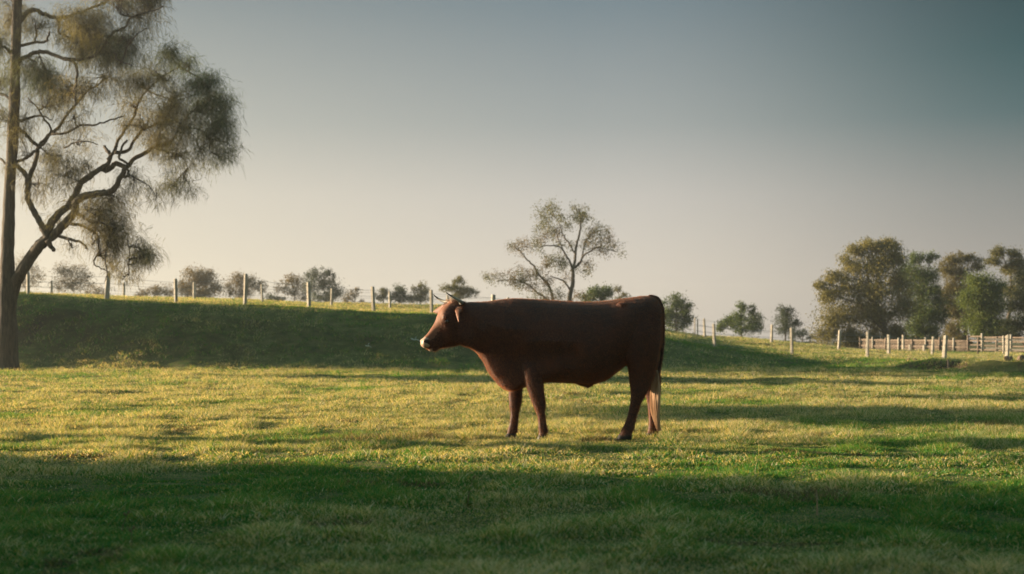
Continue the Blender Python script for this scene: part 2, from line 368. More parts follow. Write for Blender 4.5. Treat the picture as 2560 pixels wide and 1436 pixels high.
def sheoak():
    D0 = 45.0; s = D0 / F
    bx = (16 - 1280) * s; bz = float(H(bx, D0)) - .15
    root = thing('sheoak_tree', 'tall sheoak with drooping wispy foliage and a long forked limb, at the left edge', 'tree', (bx, D0, bz))
    W = MB(); N_ = MB()
    def path(pts, dep0, dep1, r0, r1, sides=6, jit=1.0, n=4):
        q = np.array([px2w(a, b, D0) for a, b in pts]); d = np.linspace(dep0, dep1, len(q)) + rng.normal(0, .06, len(q)) * (len(q) > 2)
        # keep the outline in place while the limb leaves the plane of the trunk
        for i in range(len(q)):
            f = (D0 + d[i]) / D0; q[i] = np.array([q[i][0] * f, D0 + d[i], CAMZ + (q[i][2] - CAMZ) * f])
        P = smooth_path(q, n); P[1:-1] += rng.normal(0, .012 * jit, P[1:-1].shape)
        W.tube(P, np.linspace(r0, r1, len(P)) * s, sides, True); return P
    T = [(17, 945), (17, 915), (17, 860), (17, 800), (18, 720), (18, 650), (21, 560), (24, 468), (30, 380), (33, 320), (37, 230), (40, 100), (43, 0), (47, -110), (44, -220), (50, -320)]
    tr = [40, 31, 27, 25, 22, 18, 15.5, 14, 14, 15, 13.5, 12.5, 11.5, 9, 6, 3]
    q = np.array([px2w(a, b, D0) for a, b in T]); P = smooth_path(q, 4); rr = np.interp(np.linspace(0, len(tr) - 1, len(P)), range(len(tr)), tr)
    rr = rr * (1 + .05 * rng.normal(0, 1, len(P)))
    W.tube(P, rr * s, 14)
    tips = [P[i] for i in range(34, len(P))]
    BR = [
     ([(28, 745), (40, 705), (58, 673), (78, 642), (100, 615), (118, 597)], 0, -.5, 17, 14),
     ([(118, 600), (126, 615), (134, 627)], -.5, -.6, 8, 5),
     ([(118, 602), (113, 583), (94, 544), (76, 513), (68, 478), (71, 451), (59, 432), (42, 414)], -.5, 0, 9, 6),
     ([(118, 598), (124, 570), (141, 540), (168, 517), (187, 490), (203, 458), (230, 436), (253, 420), (267, 412), (277, 391), (268, 378), (262, 365)], -.5, .9, 12, 4),
     ([(253, 421), (270, 424), (290, 410), (318, 418), (334, 398), (361, 384), (384, 368), (418, 361), (438, 341), (448, 314), (470, 290), (500, 262)], .5, 1.6, 8, 2),
     ([(118, 599), (140, 583), (168, 552), (187, 529), (191, 503), (218, 489), (253, 484), (281, 478), (296, 455), (308, 430), (316, 420)], -.5, -1.0, 12, 6),
     ([(316, 420), (322, 436), (312, 444), (306, 436), (318, 410), (300, 398), (303, 372), (318, 350)], -1, -1.2, 4, 3),
     ([(287, 381), (317, 378), (334, 354), (354, 324), (364, 311), (361, 324), (401, 307), (434, 307)], .4, 1.4, 5, 2),
     ([(268, 400), (287, 378), (291, 361), (311, 327), (330, 300), (340, 278), (348, 251), (368, 227), (394, 200), (418, 184), (451, 167)], .6, 1.8, 5, 1.6),
     ([(191, 533), (211, 544), (230, 556), (260, 560), (290, 570)], -.7, -1.6, 5, 2),
     ([(175, 560), (203, 564), (226, 575), (246, 591), (236, 604), (230, 614)], -.7, -1.2, 4, 2),
     ([(246, 592), (246, 630), (234, 653), (246, 669), (273, 681)], -1.1, -1.4, 3, 1.2),
     ([(148, 591), (175, 599), (203, 607), (218, 622)], -.6, -1.0, 4.5, 2.5),
     ([(268, 600), (264, 640), (268, 680), (262, 705)], -1.4, -1.5, 2, 1),
     ([(320, 600), (323, 650), (322, 690)], -1.4, -1.5, 2, 1),
     ([(68, 462), (75, 440), (90, 400), (98, 365), (120, 340), (150, 315), (167, 288), (187, 265), (217, 230), (250, 210), (274, 190)], -.2, .9, 7, 2),
     ([(98, 368), (118, 350), (127, 321), (112, 300), (92, 270), (70, 245)], 0, -.8, 4, 1.5),
     ([(40, 322), (55, 328), (72, 345), (90, 362), (100, 368)], 0, -.2, 4.5, 5),
     ([(42, 404), (62, 397), (80, 385), (97, 370)], 0, -.2, 4, 4),
     ([(127, 335), (160, 334), (200, 314), (241, 311), (277, 301), (310, 290)], .2, -1.2, 3.5, 1.5),
     ([(160, 370), (185, 358), (215, 354), (245, 362)], .2, -1, 2.5, 1),
     ([(52, 302), (80, 294), (105, 290), (130, 300)], 0, -.8, 4, 1.5),
     ([(50, 54), (67, 33), (87, 25), (114, 37), (140, 45), (160, 43), (194, 35), (227, 20), (261, 7), (300, -22), (340, -40)], 0, 1.6, 7, 2),
     ([(143, 48), (150, 63), (147, 80), (174, 97), (200, 110)], .7, 1.4, 5, 2),
     ([(50, 114), (84, 107), (114, 104), (121, 90), (124, 78)], 0, -1, 4, 2),
     ([(88, 107), (90, 70), (84, 45)], -.3, -.6, 2.5, 1.2),
     ([(50, 152), (77, 137), (100, 130), (127, 134), (154, 145), (184, 154), (194, 180), (190, 205), (187, 240), (188, 266)], 0, -1.6, 6, 2),
     ([(160, 146), (200, 148), (240, 140), (267, 130), (287, 134), (294, 150), (330, 165)], -.9, -1.8, 4, 1.5),
     ([(240, 138), (262, 110), (284, 80), (311, 67), (324, 47), (351, 33), (384, 27), (410, 15)], -1.3, -2.2, 4, 1.4),
     ([(300, 160), (324, 110), (340, 88), (370, 70)], -1.6, -2, 2.5, 1),
     ([(44, 20), (20, -10), (-20, -30), (-60, -20)], 0, .5, 6, 3),
     ([(34, 140), (10, 120), (-20, 118), (-60, 140)], 0, -.6, 5, 2),
     ([(28, 250), (5, 235), (-20, 240), (-50, 262)], 0, .6, 4, 2),
     ([(20, 420), (5, 400), (-15, 398), (-40, 420)], 0, .6, 4, 2),
     ([(47, -60), (90, -100), (150, -110), (210, -90)], 0, -1, 6, 2), ([(46, -120), (10, -170), (-40, -190)], 0, 1, 4, 2), ([(46, -180), (80, -230), (120, -260)], 0, 1, 4, 2),
     ([(451, 167), (480, 185), (505, 200), (520, 230)], 1.8, 1.6, 2.5, 1),
     ([(448, 314), (480, 320), (510, 330), (530, 350)], 1.4, 1.0, 2.5, 1),
     ([(384, 368), (420, 380), (455, 395), (470, 420)], 1.2, .6, 2.5, 1),
     ([(368, 227), (400, 240), (440, 250), (480, 240)], 1.6, 1.0, 2.5, 1),
    ]
    pts = []
    for b in BR:
        p = path(*b); pts.append(p)
    allp = np.concatenate(pts)
    #  cx, cy, rx, ry, strands, tone (0 brown .. 1 dark green)
    CL = [(195, 60, 75, 50, 900, .3), (250, 95, 70, 45, 1000, .3), (110, 70, 50, 40, 300, .4), (330, 20, 60, 35, 500, .4), (405, 25, 28, 26, 520, .0), (370, 60, 45, 30, 400, .3),
     (345, 125, 50, 40, 650, .7), (415, 130, 32, 38, 420, .8), (225, 130, 70, 40, 800, .4), (290, 160, 60, 35, 650, .5), (105, 195, 45, 40, 900, .8), (150, 225, 40, 40, 500, .5), (75, 175, 25, 40, 220, .6),
     (15, 40, 35, 50, 450, .3), (5, 120, 30, 50, 380, .6), (10, 200, 25, 50, 260, .7), (-10, 300, 30, 60, 250, .5), (-40, 60, 60, 120, 500, .4),
     (250, 190, 60, 35, 350, .3), (330, 200, 50, 40, 420, .4), (230, 250, 70, 40, 300, .2), (300, 250, 50, 40, 260, .2), (370, 180, 50, 40, 420, .6), (445, 150, 30, 25, 300, .9),
     (415, 255, 45, 50, 800, .5), (400, 300, 50, 45, 620, .3), (470, 200, 28, 30, 260, .9), (500, 205, 34, 36, 800, 1.), (525, 245, 34, 42, 850, .95), (480, 260, 40, 50, 650, .8), (545, 300, 28, 48, 620, .8), (510, 320, 40, 45, 600, .7),
     (560, 355, 18, 40, 260, .8), (455, 330, 45, 45, 520, .4), (495, 380, 42, 42, 420, .6), (540, 385, 22, 40, 260, .8), (430, 395, 45, 45, 420, .4), (380, 350, 45, 40, 420, .2), (345, 310, 40, 40, 380, .2), (455, 450, 35, 40, 240, .6), (415, 470, 35, 40, 200, .5), (400, 500, 30, 25, 60, .4), (340, 470, 45, 50, 280, .4),
     (130, 400, 45, 45, 420, .3), (170, 440, 38, 45, 420, .3), (95, 470, 40, 50, 260, .2), (205, 410, 40, 35, 160, .2), (60, 380, 40, 60, 220, .3), (130, 270, 60, 50, 320, .3), (70, 300, 40, 50, 220, .3), (190, 310, 50, 30, 180, .2), (200, 350, 50, 35, 160, .2),
     (285, 510, 45, 35, 480, .2), (270, 545, 45, 38, 620, .2), (300, 580, 36, 38, 620, .3), (315, 615, 22, 34, 280, .3), (255, 590, 30, 45, 300, .2), (285, 640, 30, 36, 260, .15), (368, 630, 26, 28, 300, .4), (385, 655, 16, 24, 160, .4), (345, 665, 30, 32, 180, .2), (335, 705, 25, 30, 90, .2), (160, 570, 40, 25, 90, .3), (180, 610, 30, 20, 40, .3), (210, 520, 30, 30, 100, .3),
     (150, -60, 120, 50, 900, .4), (60, -150, 110, 70, 900, .5), (40, -250, 80, 60, 500, .5), (250, -40, 60, 40, 400, .4), (-60, -80, 70, 80, 500, .5)]
    A = []; Dn = []; Ln = []; Tn = []
    for cx, cy, rx, ry, n, tone in CL:
        c = px2w(cx, cy, D0); dep = rng.uniform(-1.4, 1.4); near = allp[np.argmin(np.linalg.norm((allp - c)[:, [0, 2]], axis=1))]
        c[1] = near[1] * .6 + (D0 + dep) * .4
        L = smooth_path([near, (near + c) / 2 + rng.normal(0, .12, 3), c], 4); W.tube(L, np.linspace(2.2, .9, len(L)) * s, 4, False)
        n = int(n * (.86 if cx < 440 or cy > 420 else .66)); ns = max(6, n // 13); q = rng.normal(0, 1, (ns, 3)); q /= np.linalg.norm(q, axis=1)[:, None]; q *= (rng.random(ns) ** .6 * 1.24)[:, None]
        cc = c + q * np.array([rx * s, rx * s * 1.1, ry * s * .9]) + np.array([0, 0, .15 * ry * s])
        for p in cc:
            st = L[rng.integers(1, len(L))]; tw = smooth_path([st, (st + p) / 2 + rng.normal(0, .10, 3) + np.array([0, 0, .08]), p], 3)
            W.tube(tw, np.linspace(.9, .45, len(tw)) * s, 3, False)
        wh = rng.integers(0, ns, n); A.append(cc[wh] + rng.normal(0, 1, (n, 3)) * np.array([.16, .16, .13]))
        d = rng.normal(0, .55, (n, 3)); d[:, 2] = -.95 + .9 * rng.random(n) ** 2; d += (q[wh] * np.array([.6, .6, .7])) * (rng.random(n) < .7)[:, None]
        Dn.append(d / np.linalg.norm(d, axis=1)[:, None]); Ln.append(.12 + .26 * rng.random(n) ** 1.5); Tn.append(np.full(n, tone))
    A = np.concatenate(A); Dn = np.concatenate(Dn); Ln = np.concatenate(Ln); Tn = np.concatenate(Tn)
    # every tuft point carries a small spray of needles
    rep = 4; A = np.repeat(A, rep, 0) + rng.normal(0, .085, (len(A) * rep, 3)); Dn = np.repeat(Dn, rep, 0) + rng.normal(0, .13, (len(Dn) * rep, 3)); Ln = np.repeat(Ln, rep) * rng.uniform(.6, 1.15, len(Tn) * rep); Tn = np.repeat(Tn, rep)
    n = len(A); sd = rng.normal(0, 1, (n, 3)); sd = np.cross(Dn, sd); sd /= np.linalg.norm(sd, axis=1)[:, None]; wd = (.0030 + .0022 * rng.random(n))[:, None]
    m = A + Dn * (Ln * .5)[:, None]; e = m + (Dn * .7 + np.array([0, 0, -.5])) * (Ln * .5)[:, None]
    V = np.stack([A - sd * wd, A + sd * wd, m + sd * wd, m - sd * wd, e + sd * wd * .5, e - sd * wd * .5], 1).reshape(-1, 3)
    b = np.arange(n)[:, None] * 6; Q = np.concatenate([b + np.array([[0, 1, 2, 3]]), b + np.array([[3, 2, 4, 5]])])
    k = rng.random(n)[:, None]; t = Tn[:, None]
    col = (np.array([.18, .14, .075]) * (1 - t) + np.array([.085, .115, .065]) * t) * (.6 + .8 * k)
    N_.add(V, Q, None, np.concatenate([col, col]))
    W.build('trunk', M_bark, root, True); N_.build('crown', M_need, root, col=True)
sheoak()

# solitary open gum behind the bull, its limbs laid out one by one
def open_gum():
    D0 = 112.0; s = D0 / F; bx = (1420 - 1280) * s; bz = float(H(bx, D0)) - .1
    root = thing('gum_tree', 'tall airy gum tree with open tiered crown standing behind the back of the bull', 'tree', (bx, D0, bz))
    W = MB(); L_ = MB()
    BR = [([(1420, 800), (1421, 770), (1425, 740), (1430, 715), (1433, 690), (1431, 672)], 0, 0, 7, 4.2), ([(1431, 674), (1438, 650), (1440, 620), (1446, 598), (1452, 570), (1452, 545), (1448, 520)], 0, .6, 4, 1.5),
     ([(1431, 674), (1424, 655), (1412, 635), (1400, 620), (1375, 616), (1350, 620)], 0, -1, 3.2, 1.2), ([(1440, 640), (1425, 610), (1410, 590), (1400, 560), (1385, 535)], 0, 1, 2.4, 1),
     ([(1434, 672), (1448, 660), (1458, 640), (1475, 630), (1490, 620), (1515, 625), (1540, 632)], 0, -1, 3, 1), ([(1440, 668), (1455, 645), (1462, 610), (1475, 590), (1500, 575)], 0, 1, 2.4, 1),
     ([(1424, 725), (1412, 705), (1390, 695), (1375, 690)], 0, .5, 2.5, 1.2), ([(1385, 765), (1380, 735), (1372, 712), (1350, 690), (1335, 665), (1318, 650), (1305, 632), (1290, 622)], .8, 0, 4, 1.2),
     ([(1372, 750), (1350, 735), (1325, 715), (1300, 700), (1270, 698), (1240, 702)], .8, 1.4, 3, 1), ([(1410, 632), (1395, 600), (1392, 575)], -.5, -.5, 1.6, .8), ([(1420, 800), (1392, 790), (1385, 765)], .0, .8, 5, 4), ([(1392, 790), (1372, 750)], .6, .8, 3.5, 3)]
    for p, a, b, r0, r1 in BR:
        q = np.array([px2w(x, y, D0) for x, y in p]); q[:, 1] += np.linspace(a, b, len(q)); P = smooth_path(q, 4); P[1:-1] += rng.normal(0, .02, P[1:-1].shape)
        W.tube(P, np.linspace(r0, r1, len(P)) * s, 6)
    CL = [(1370, 518, 22, 9), (1350, 530, 14, 12), (1385, 525, 14, 10), (1402, 540, 16, 10), (1372, 548, 12, 18), (1445, 520, 20, 8), (1465, 530, 14, 9), (1435, 535, 18, 12), (1418, 558, 9, 9), (1452, 548, 16, 12), (1350, 565, 16, 8), (1378, 575, 18, 12), (1400, 575, 16, 12), (1366, 590, 14, 10),
     (1490, 570, 20, 11), (1505, 575, 16, 10), (1525, 590, 12, 16), (1478, 588, 14, 12), (1465, 600, 14, 12), (1485, 612, 18, 10), (1530, 612, 18, 8), (1560, 630, 8, 4), (1345, 605, 16, 12), (1318, 605, 20, 11), (1295, 618, 16, 9), (1273, 612, 8, 7), (1405, 602, 12, 8), (1422, 608, 10, 8),
     (1375, 640, 18, 12), (1400, 650, 16, 14), (1366, 660, 10, 14), (1408, 668, 14, 12), (1465, 655, 12, 9), (1475, 668, 10, 9), (1452, 675, 12, 8), (1370, 690, 13, 14), (1325, 680, 22, 12), (1310, 690, 20, 11), (1340, 690, 14, 10), (1265, 682, 26, 7), (1235, 692, 22, 7), (1217, 690, 10, 5), (1300, 705, 18, 10), (1285, 700, 14, 8), (1330, 712, 20, 9), (1345, 730, 24, 9), (1400, 735, 14, 14), (1375, 745, 26, 10), (1440, 735, 18, 8), (1465, 737, 12, 6), (1416, 690, 8, 10), (1505, 600, 10, 8), (1508, 625, 14, 7)]
    for cx, cy, rx, ry in CL:
        c = px2w(cx, cy, D0); c[1] += rng.normal(0, .7); n = int(rx * ry * 1.9) + 25; ns = max(4, n // 45)
        q = rng.normal(0, .6, (ns, 3)) * np.array([rx * s, rx * s, ry * s * 1.25]); cc = c + q; wh = rng.integers(0, ns, n)
        o = rng.normal(0, .21, (n, 3)); o[:, 2] = o[:, 2] * 1.0 - .22 * rng.random(n)
        leaves(L_, cc[wh] + o, .13, (LEAF_DARK[1], LEAF_OLIVE[1]) if rng.random() < .55 else LEAF_BROWN, .5, .42)
        for p in cc[:3]:
            t = smooth_path([c + np.array([0, 0, -ry * s]), (c + p) / 2, p], 2); W.tube(t, .6 * s, 3, False)
    W.build('trunk', M_bark, root, True); L_.build('crown', M_leaf, root, col=True)
open_gum()

G1 = 'trees beyond the grassy rise'
FAR = [ # name, label, px, D, blobs, leaves, colours
 ('gum_tree', 'grey brown tree seen between the sheoak trunk and its forked limb', 70, 150, [(62, 660, 28, 30), (85, 690, 28, 28), (55, 700, 26, 30)], 1500, LEAF_BROWN),
 ('gum_tree', 'thin crowned tree under the long limb of the sheoak', 175, 150, [(165, 672, 30, 22), (195, 685, 34, 30), (150, 700, 26, 28), (215, 700, 24, 26), (180, 715, 40, 22)], 2600, LEAF_BROWN),
 ('shrub', 'small low shrub just left of the third tall fence post', 240, 140, [(240, 728, 26, 17), (262, 738, 18, 10)], 800, LEAF_BROWN),
 ('shrub', 'low rounded shrub between the sheoak and the dome shaped tree', 400, 140, [(385, 722, 22, 16), (412, 728, 30, 18), (350, 735, 24, 14)], 1500, LEAF_BROWN),
 ('gum_tree', 'dense dome shaped dark tree left of the first tall post on the rise', 500, 140, [(488, 690, 34, 26), (515, 695, 30, 28), (470, 715, 26, 28), (530, 720, 26, 28), (500, 728, 44, 22)], 5200, LEAF_BROWN),
 ('gum_tree', 'round grey tree directly behind the tallest fence post', 608, 145, [(590, 700, 24, 22), (625, 698, 28, 22), (650, 715, 18, 22), (605, 725, 40, 24), (575, 725, 16, 20)], 2900, LEAF_BROWN),
 ('shrub', 'low dark bush right of the round grey tree', 685, 140, [(678, 745, 22, 15), (700, 748, 14, 10)], 900, LEAF_DARK),
 ('gum_tree', 'open leaning tree with pale gaps left of the tree pair on the rise', 735, 145, [(722, 698, 26, 16), (745, 700, 20, 14), (705, 720, 20, 16), (740, 725, 30, 22), (760, 745, 18, 14)], 1800, LEAF_BROWN),
 ('gum_tree', 'bushy two topped tree in the middle of the left skyline', 812, 150, [(785, 685, 22, 16), (808, 682, 22, 14), (800, 705, 34, 22), (838, 720, 26, 26), (815, 740, 44, 22), (775, 720, 22, 22), (833, 690, 8, 10)], 4600, LEAF_DARK),
 ('shrub', 'straggly low shrub beside the two topped tree', 890, 145, [(880, 735, 20, 14), (893, 722, 8, 8), (870, 748, 18, 10), (905, 752, 8, 6)], 700, LEAF_BROWN),
 ('gum_tree', 'small tree behind the post at the left of the clump near the horns', 960, 150, [(955, 738, 18, 16), (962, 725, 12, 10)], 900, LEAF_OLIVE),
 ('gum_tree', 'dark bluish small tree in the clump left of the horns', 1000, 150, [(998, 722, 20, 16), (1005, 742, 28, 18), (985, 745, 16, 14)], 1700, LEAF_DARK),
 ('gum_tree', 'short leafy tree just left of the fence post by the horns', 1052, 150, [(1052, 722, 26, 16), (1060, 740, 24, 18), (1038, 745, 18, 14)], 1900, LEAF_OLIVE),
 ('gum_tree', 'spreading green tree rising above the horns of the bull', 1148, 135, [(1148, 702, 22, 13), (1125, 718, 30, 14), (1160, 722, 28, 16), (1145, 740, 36, 14), (1185, 732, 16, 12)], 2500, LEAF_OLIVE),
 ('shrub', 'leafy bush showing above the middle of the back of the bull', 1492, 120, [(1490, 730, 28, 18), (1475, 745, 26, 16), (1512, 735, 22, 20), (1521, 724, 14, 12)], 2600, LEAF_GREEN),
 ('shrub', 'small thin shrub showing above the rump of the bull', 1552, 125, [(1545, 722, 14, 10), (1560, 738, 14, 12), (1545, 748, 12, 10)], 420, LEAF_OLIVE),
 ('gum_tree', 'rounded tree with yellow green base right behind the tail head', 1690, 125, [(1685, 752, 30, 22), (1708, 770, 22, 24), (1672, 775, 24, 26), (1695, 800, 32, 26), (1718, 800, 18, 18), (1665, 800, 20, 26)], 4300, LEAF_GREEN),
 ('gum_tree', 'clumped green tree with a pointed top between two fence posts', 1855, 135, [(1855, 768, 14, 18), (1880, 775, 12, 16), (1850, 790, 24, 18), (1890, 800, 22, 24), (1825, 805, 30, 20), (1860, 815, 40, 22), (1805, 818, 16, 14)], 4800, LEAF_GREEN),
 ('gum_tree', 'narrow upright tree just left of the right hand tree group', 1965, 145, [(1962, 775, 22, 18), (1965, 795, 26, 22), (1990, 805, 16, 12), (1960, 818, 28, 20)], 2500, LEAF_DARK),
 ('shrub', 'dark low bush trailing right from the narrow upright tree', 2005, 150, [(2005, 832, 20, 12), (2030, 842, 20, 8), (1985, 835, 18, 14)], 1100, LEAF_DARK),
]
for nm, lb, px, D, bl, n, colr in FAR:
    ptree(nm, lb, px, D, bl, int(n * 2.5), cols=colr, tr=.13, group=G1, leaf=.15, fill=1.65)
G2 = 'tall gum group on the right'
ptree('gum_tree', 'huge spreading olive gum leading the group on the right', 2225, 118,
      [(2180, 615, 34, 20), (2215, 612, 38, 18), (2240, 640, 34, 28), (2145, 622, 26, 18), (2130, 655, 34, 26), (2190, 660, 40, 34), (2090, 690, 30, 18), (2050, 712, 20, 14), (2265, 850, 40, 16), (2150, 860, 60, 14), (2075, 735, 30, 24), (2130, 710, 44, 30), (2195, 720, 46, 34), (2245, 700, 34, 34), (2080, 785, 34, 34), (2140, 775, 46, 36), (2205, 785, 44, 36), (2255, 760, 34, 34), (2070, 830, 32, 24), (2120, 838, 40, 22), (2180, 840, 42, 20), (2240, 825, 36, 26)], 70000, fill=2.3, cols=((.085, .088, .028), (.24, .20, .07)), tr=.34, group=G2, leaf=.15, droop=.8)
ptree('gum_tree', 'dark leafy gum second from the left in the right hand group', 2292, 126,
      [(2290, 645, 22, 16), (2330, 645, 16, 14), (2285, 680, 32, 28), (2320, 690, 24, 30), (2300, 730, 36, 30), (2335, 720, 18, 22), (2300, 780, 34, 30), (2330, 790, 26, 28), (2290, 820, 34, 22), (2325, 825, 30, 20), (2350, 790, 20, 26), (2300, 850, 44, 14), (2345, 755, 20, 22)], 30000, fill=2.2, cols=LEAF_GREEN, tr=.26, group=G2, leaf=.15)
ptree('gum_tree', 'brownish gum with thin top in the middle of the right hand group', 2412, 128,
      [(2385, 648, 24, 18), (2415, 642, 26, 16), (2440, 660, 18, 18), (2365, 670, 18, 20), (2400, 680, 36, 26), (2375, 715, 22, 26), (2410, 725, 32, 28), (2375, 770, 26, 30), (2415, 780, 34, 30), (2385, 825, 34, 22), (2360, 745, 18, 22), (2400, 850, 50, 14)], 26000, fill=2.1, cols=((.075, .072, .028), (.18, .145, .06)), tr=.24, group=G2, leaf=.15)
ptree('gum_tree', 'bright green drooping gum in front of the brownish one at the right', 2450, 112,
      [(2450, 700, 34, 26), (2480, 720, 40, 26), (2440, 745, 36, 30), (2490, 765, 44, 30), (2450, 800, 42, 30), (2500, 815, 40, 26), (2460, 835, 40, 16)], 30000, fill=2.2, cols=((.045, .075, .018), (.14, .165, .04)), tr=.24, group=G2, leaf=.14, droop=.8)
ptree('gum_tree', 'tall gum with see through top at the far right of the group', 2515, 130,
      [(2500, 628, 26, 14), (2530, 632, 22, 14), (2490, 650, 24, 16), (2545, 655, 26, 20), (2520, 670, 34, 16), (2570, 690, 34, 40), (2530, 720, 34, 26)], 17000, fill=1.9, cols=LEAF_OLIVE, tr=.26, group=G2, leaf=.15)
ptree('gum_tree', 'very dark shaded tree cut by the right edge of the photo', 2575, 105,
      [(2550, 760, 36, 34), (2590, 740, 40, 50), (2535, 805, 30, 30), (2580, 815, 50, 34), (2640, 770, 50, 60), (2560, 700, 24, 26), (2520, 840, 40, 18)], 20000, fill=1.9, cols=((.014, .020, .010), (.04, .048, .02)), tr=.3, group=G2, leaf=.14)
ptree('gum_tree', 'low distant scrub tree behind the pale paling fence', 2300, 190, [(2265, 845, 34, 14), (2310, 850, 40, 14), (2360, 848, 40, 16), (2220, 850, 34, 12)], 6000, cols=LEAF_DARK, tr=.15, group=G2, leaf=.2)

# trees out of the picture to the left, standing between the field and the low sun
ca, sa = math.cos(R(AZ)), math.sin(R(AZ))
def sr(s_, r_): return s_ * sa - r_ * ca, s_ * ca + r_ * sa
def shade_tree(label, s_, r_, zb, zt, rad, n, squash=1.0, tr=.2, nb=9, leaf=.2, br=.42):
    global rng; rng = np.random.default_rng(int(abs(s_) * 10 + r_))
    x, y = sr(s_, r_); B = []
    g = float(H(x, y))
    for i in range(nb):
        q = rng.normal(0, 1, 3); q /= np.linalg.norm(q); q *= rng.random() ** .4 * .68
        zc = (zb + zt) / 2 + q[2] * (zt - zb) / 2
        # spread is measured across (s) and along (r) the sunlight
        ox, oy = sr(q[0] * rad, q[1] * rad * squash)
        B.append((x + ox, y + oy, g + zc, rad * br, rad * br, (zt - zb) * br * .57))
    tree('gum_tree', label, (x, y), B, n, leaf=leaf, cols=LEAF_OLIVE, tr=tr, group='gums on the sunward side of the field')
shade_tree('dense gum shading the foreground grass, in the sunward row', 7.5, 40, 3.2, 7.8, 2.5, 34000, leaf=.26, nb=18, br=.42)
shade_tree('thin crowned gum letting flecks of sun through to the foreground', 3.6, 38, 2.6, 8.0, 2.7, 17000, leaf=.26, nb=17, br=.34)
shade_tree('low bushy gum at the camera end of the sunward row', -.9, 36, 1.2, 8.5, 3.6, 26000, leaf=.26, nb=15, br=.36)
shade_tree('stout gum with a long bare trunk, second in the sunward row', 12.4, 27, 6.6, 9.5, 1.4, 1800, tr=.42)
shade_tree('high crowned gum in the middle of the sunward row', 18.9, 46, 6.1, 10.2, 3.4, 34000, leaf=.30, nb=16, br=.40)
shade_tree('sparse tall gum past the middle of the sunward row', 25.5, 52, 7.6, 9.2, 1.6, 2500)
shade_tree('flat crowned gum in the sunward row, next to the sheoak end', 33.2, 58, 5.9, 7.9, 3.7, 26000, leaf=.28, nb=15)
for i, (s_, r_, zb, zt, rad) in enumerate([(42.6, 62, 1.2, 11, 2.7), (46.4, 72, 1.0, 12, 2.9), (50.3, 64, .6, 9.0, 1.7), (52.8, 70, .5, 6.0, 1.0)]):
    shade_tree(['leafy gum to the sunward side of the sheoak, closest to it', 'tallest dense gum behind the sunward row', 'stout gum near the top of the rise out to the left', 'shorter gum on top of the rise out to the left'][i], s_, r_, zb, zt, rad, 9000, leaf=.24)

# ------------------------------------------------------------------ fences
def post(mb, px, ytop, ybot, D, wpx, square=False, lean=0):
    """roughly squared split post, one corner towards the field"""
    x = (px - 1280) / F * D; zb = float(H(x, D)) - .08; zt = CAMZ + (HZ - ytop) / F * D; r = wpx / 2 / F * D / 1.28
    ph = R(50) + rng.normal(0, .10) if not square else R(20); lv = [(zb, 1.10, 0), (zb + (zt - zb) * .3, 1.0, lean * .3), (zb + (zt - zb) * .75, .95, lean * .8), (zt - .03, .93, lean), (zt, .80, lean)]
    c8 = np.array([(1, -.72), (1, .72), (.72, 1), (-.72, 1), (-1, .72), (-1, -.72), (-.72, -1), (.72, -1)]); V = []
    for z, k, l in lv:
        q = c8 * r * k * (1 + rng.normal(0, .04, (8, 1))); V += [(x + l + u * math.cos(ph) - v * math.sin(ph), D + u * math.sin(ph) + v * math.cos(ph), z) for u, v in q]
    n = len(lv); i = np.arange(n - 1)[:, None] * 8; j = np.arange(8)[None, :]; k = (j + 1) % 8
    Q = np.stack([i + j, i + k, i + 8 + k, i + 8 + j], -1).reshape(-1, 4); e = (n - 1) * 8
    V.append((x + lean, D, zt + .005)); T = [[e + a_, e + (a_ + 1) % 8, n * 8] for a_ in range(8)]
    mb.add(V, Q, T); return x, zt, zb
def fence(name, label, posts, D, mpost, wires, cat='fence'):
    x0 = (posts[0][0] - 1280) / F * D; root = thing(name, label, cat, (x0, D, float(H(x0, D))))
    tops = []
    for p in posts:
        mb = MB(); ln = rng.normal(0, .045)
        px, yt, wp = p[:3]; x, zt, zb = post(mb, px, yt, 0, D, wp, square=(len(p) > 3), lean=ln)
        mb.build('post', mpost, root, smooth=False); tops.append((x, zt, zb))
    for f in wires:
        mb = MB(); P = []
        for (xa, ta, ba), (xb, tb, bb) in zip(tops[:-1], tops[1:]):
            for k in range(4):
                t = k / 4; P.append((xa + (xb - xa) * t, D - .09, (ba + (ta - ba) * f) * (1 - t) + (bb + (tb - bb) * f) * t - .03 * math.sin(t * math.pi)))
        P.append((tops[-1][0], D - .09, tops[-1][2] + (tops[-1][1] - tops[-1][2]) * f))
        mb.tube(P, .0065, 4, False); mb.build('wire', M_wire, root)
    return root
NEAR = [(-110, 676, 12), (70, 680, 9), (266, 682, 15, 1), (440, 697, 9.5), (612, 685, 10), (773, 706, 11), (934, 717, 10), (1079, 725, 9), (1232, 737, 13, 1), (1370, 752, 10), (1500, 768, 10), (1650, 785, 10), (1787, 810, 8.5), (1980, 820, 8.5), (2169, 830, 8.5), (2360, 839, 12), (2517, 838, 11), (2680, 842, 10)]
fence('post_fence', 'line of pale wooden posts and wire along the near edge of the rise', NEAR, 60.0, M_post, (.2, .42, .64, .86))
BACK = [(-60, 700, 7), (129, 702, 7, 1), (309, 706, 6.5), (485, 705, 7), (656, 711, 6), (828, 722, 6.5), (975, 729, 6.5), (1120, 738, 6.5), (1266, 744, 8, 1), (1420, 760, 6.5), (1590, 778, 6.5), (1762, 797, 6.5), (1928, 812, 7.5), (2097, 826, 8, 1), (2222, 837, 9), (2330, 842, 7)]
fence('post_fence', 'second row of shorter looking posts set back behind the near post line', BACK, 85.0, M_post, (.3, .6, .9))
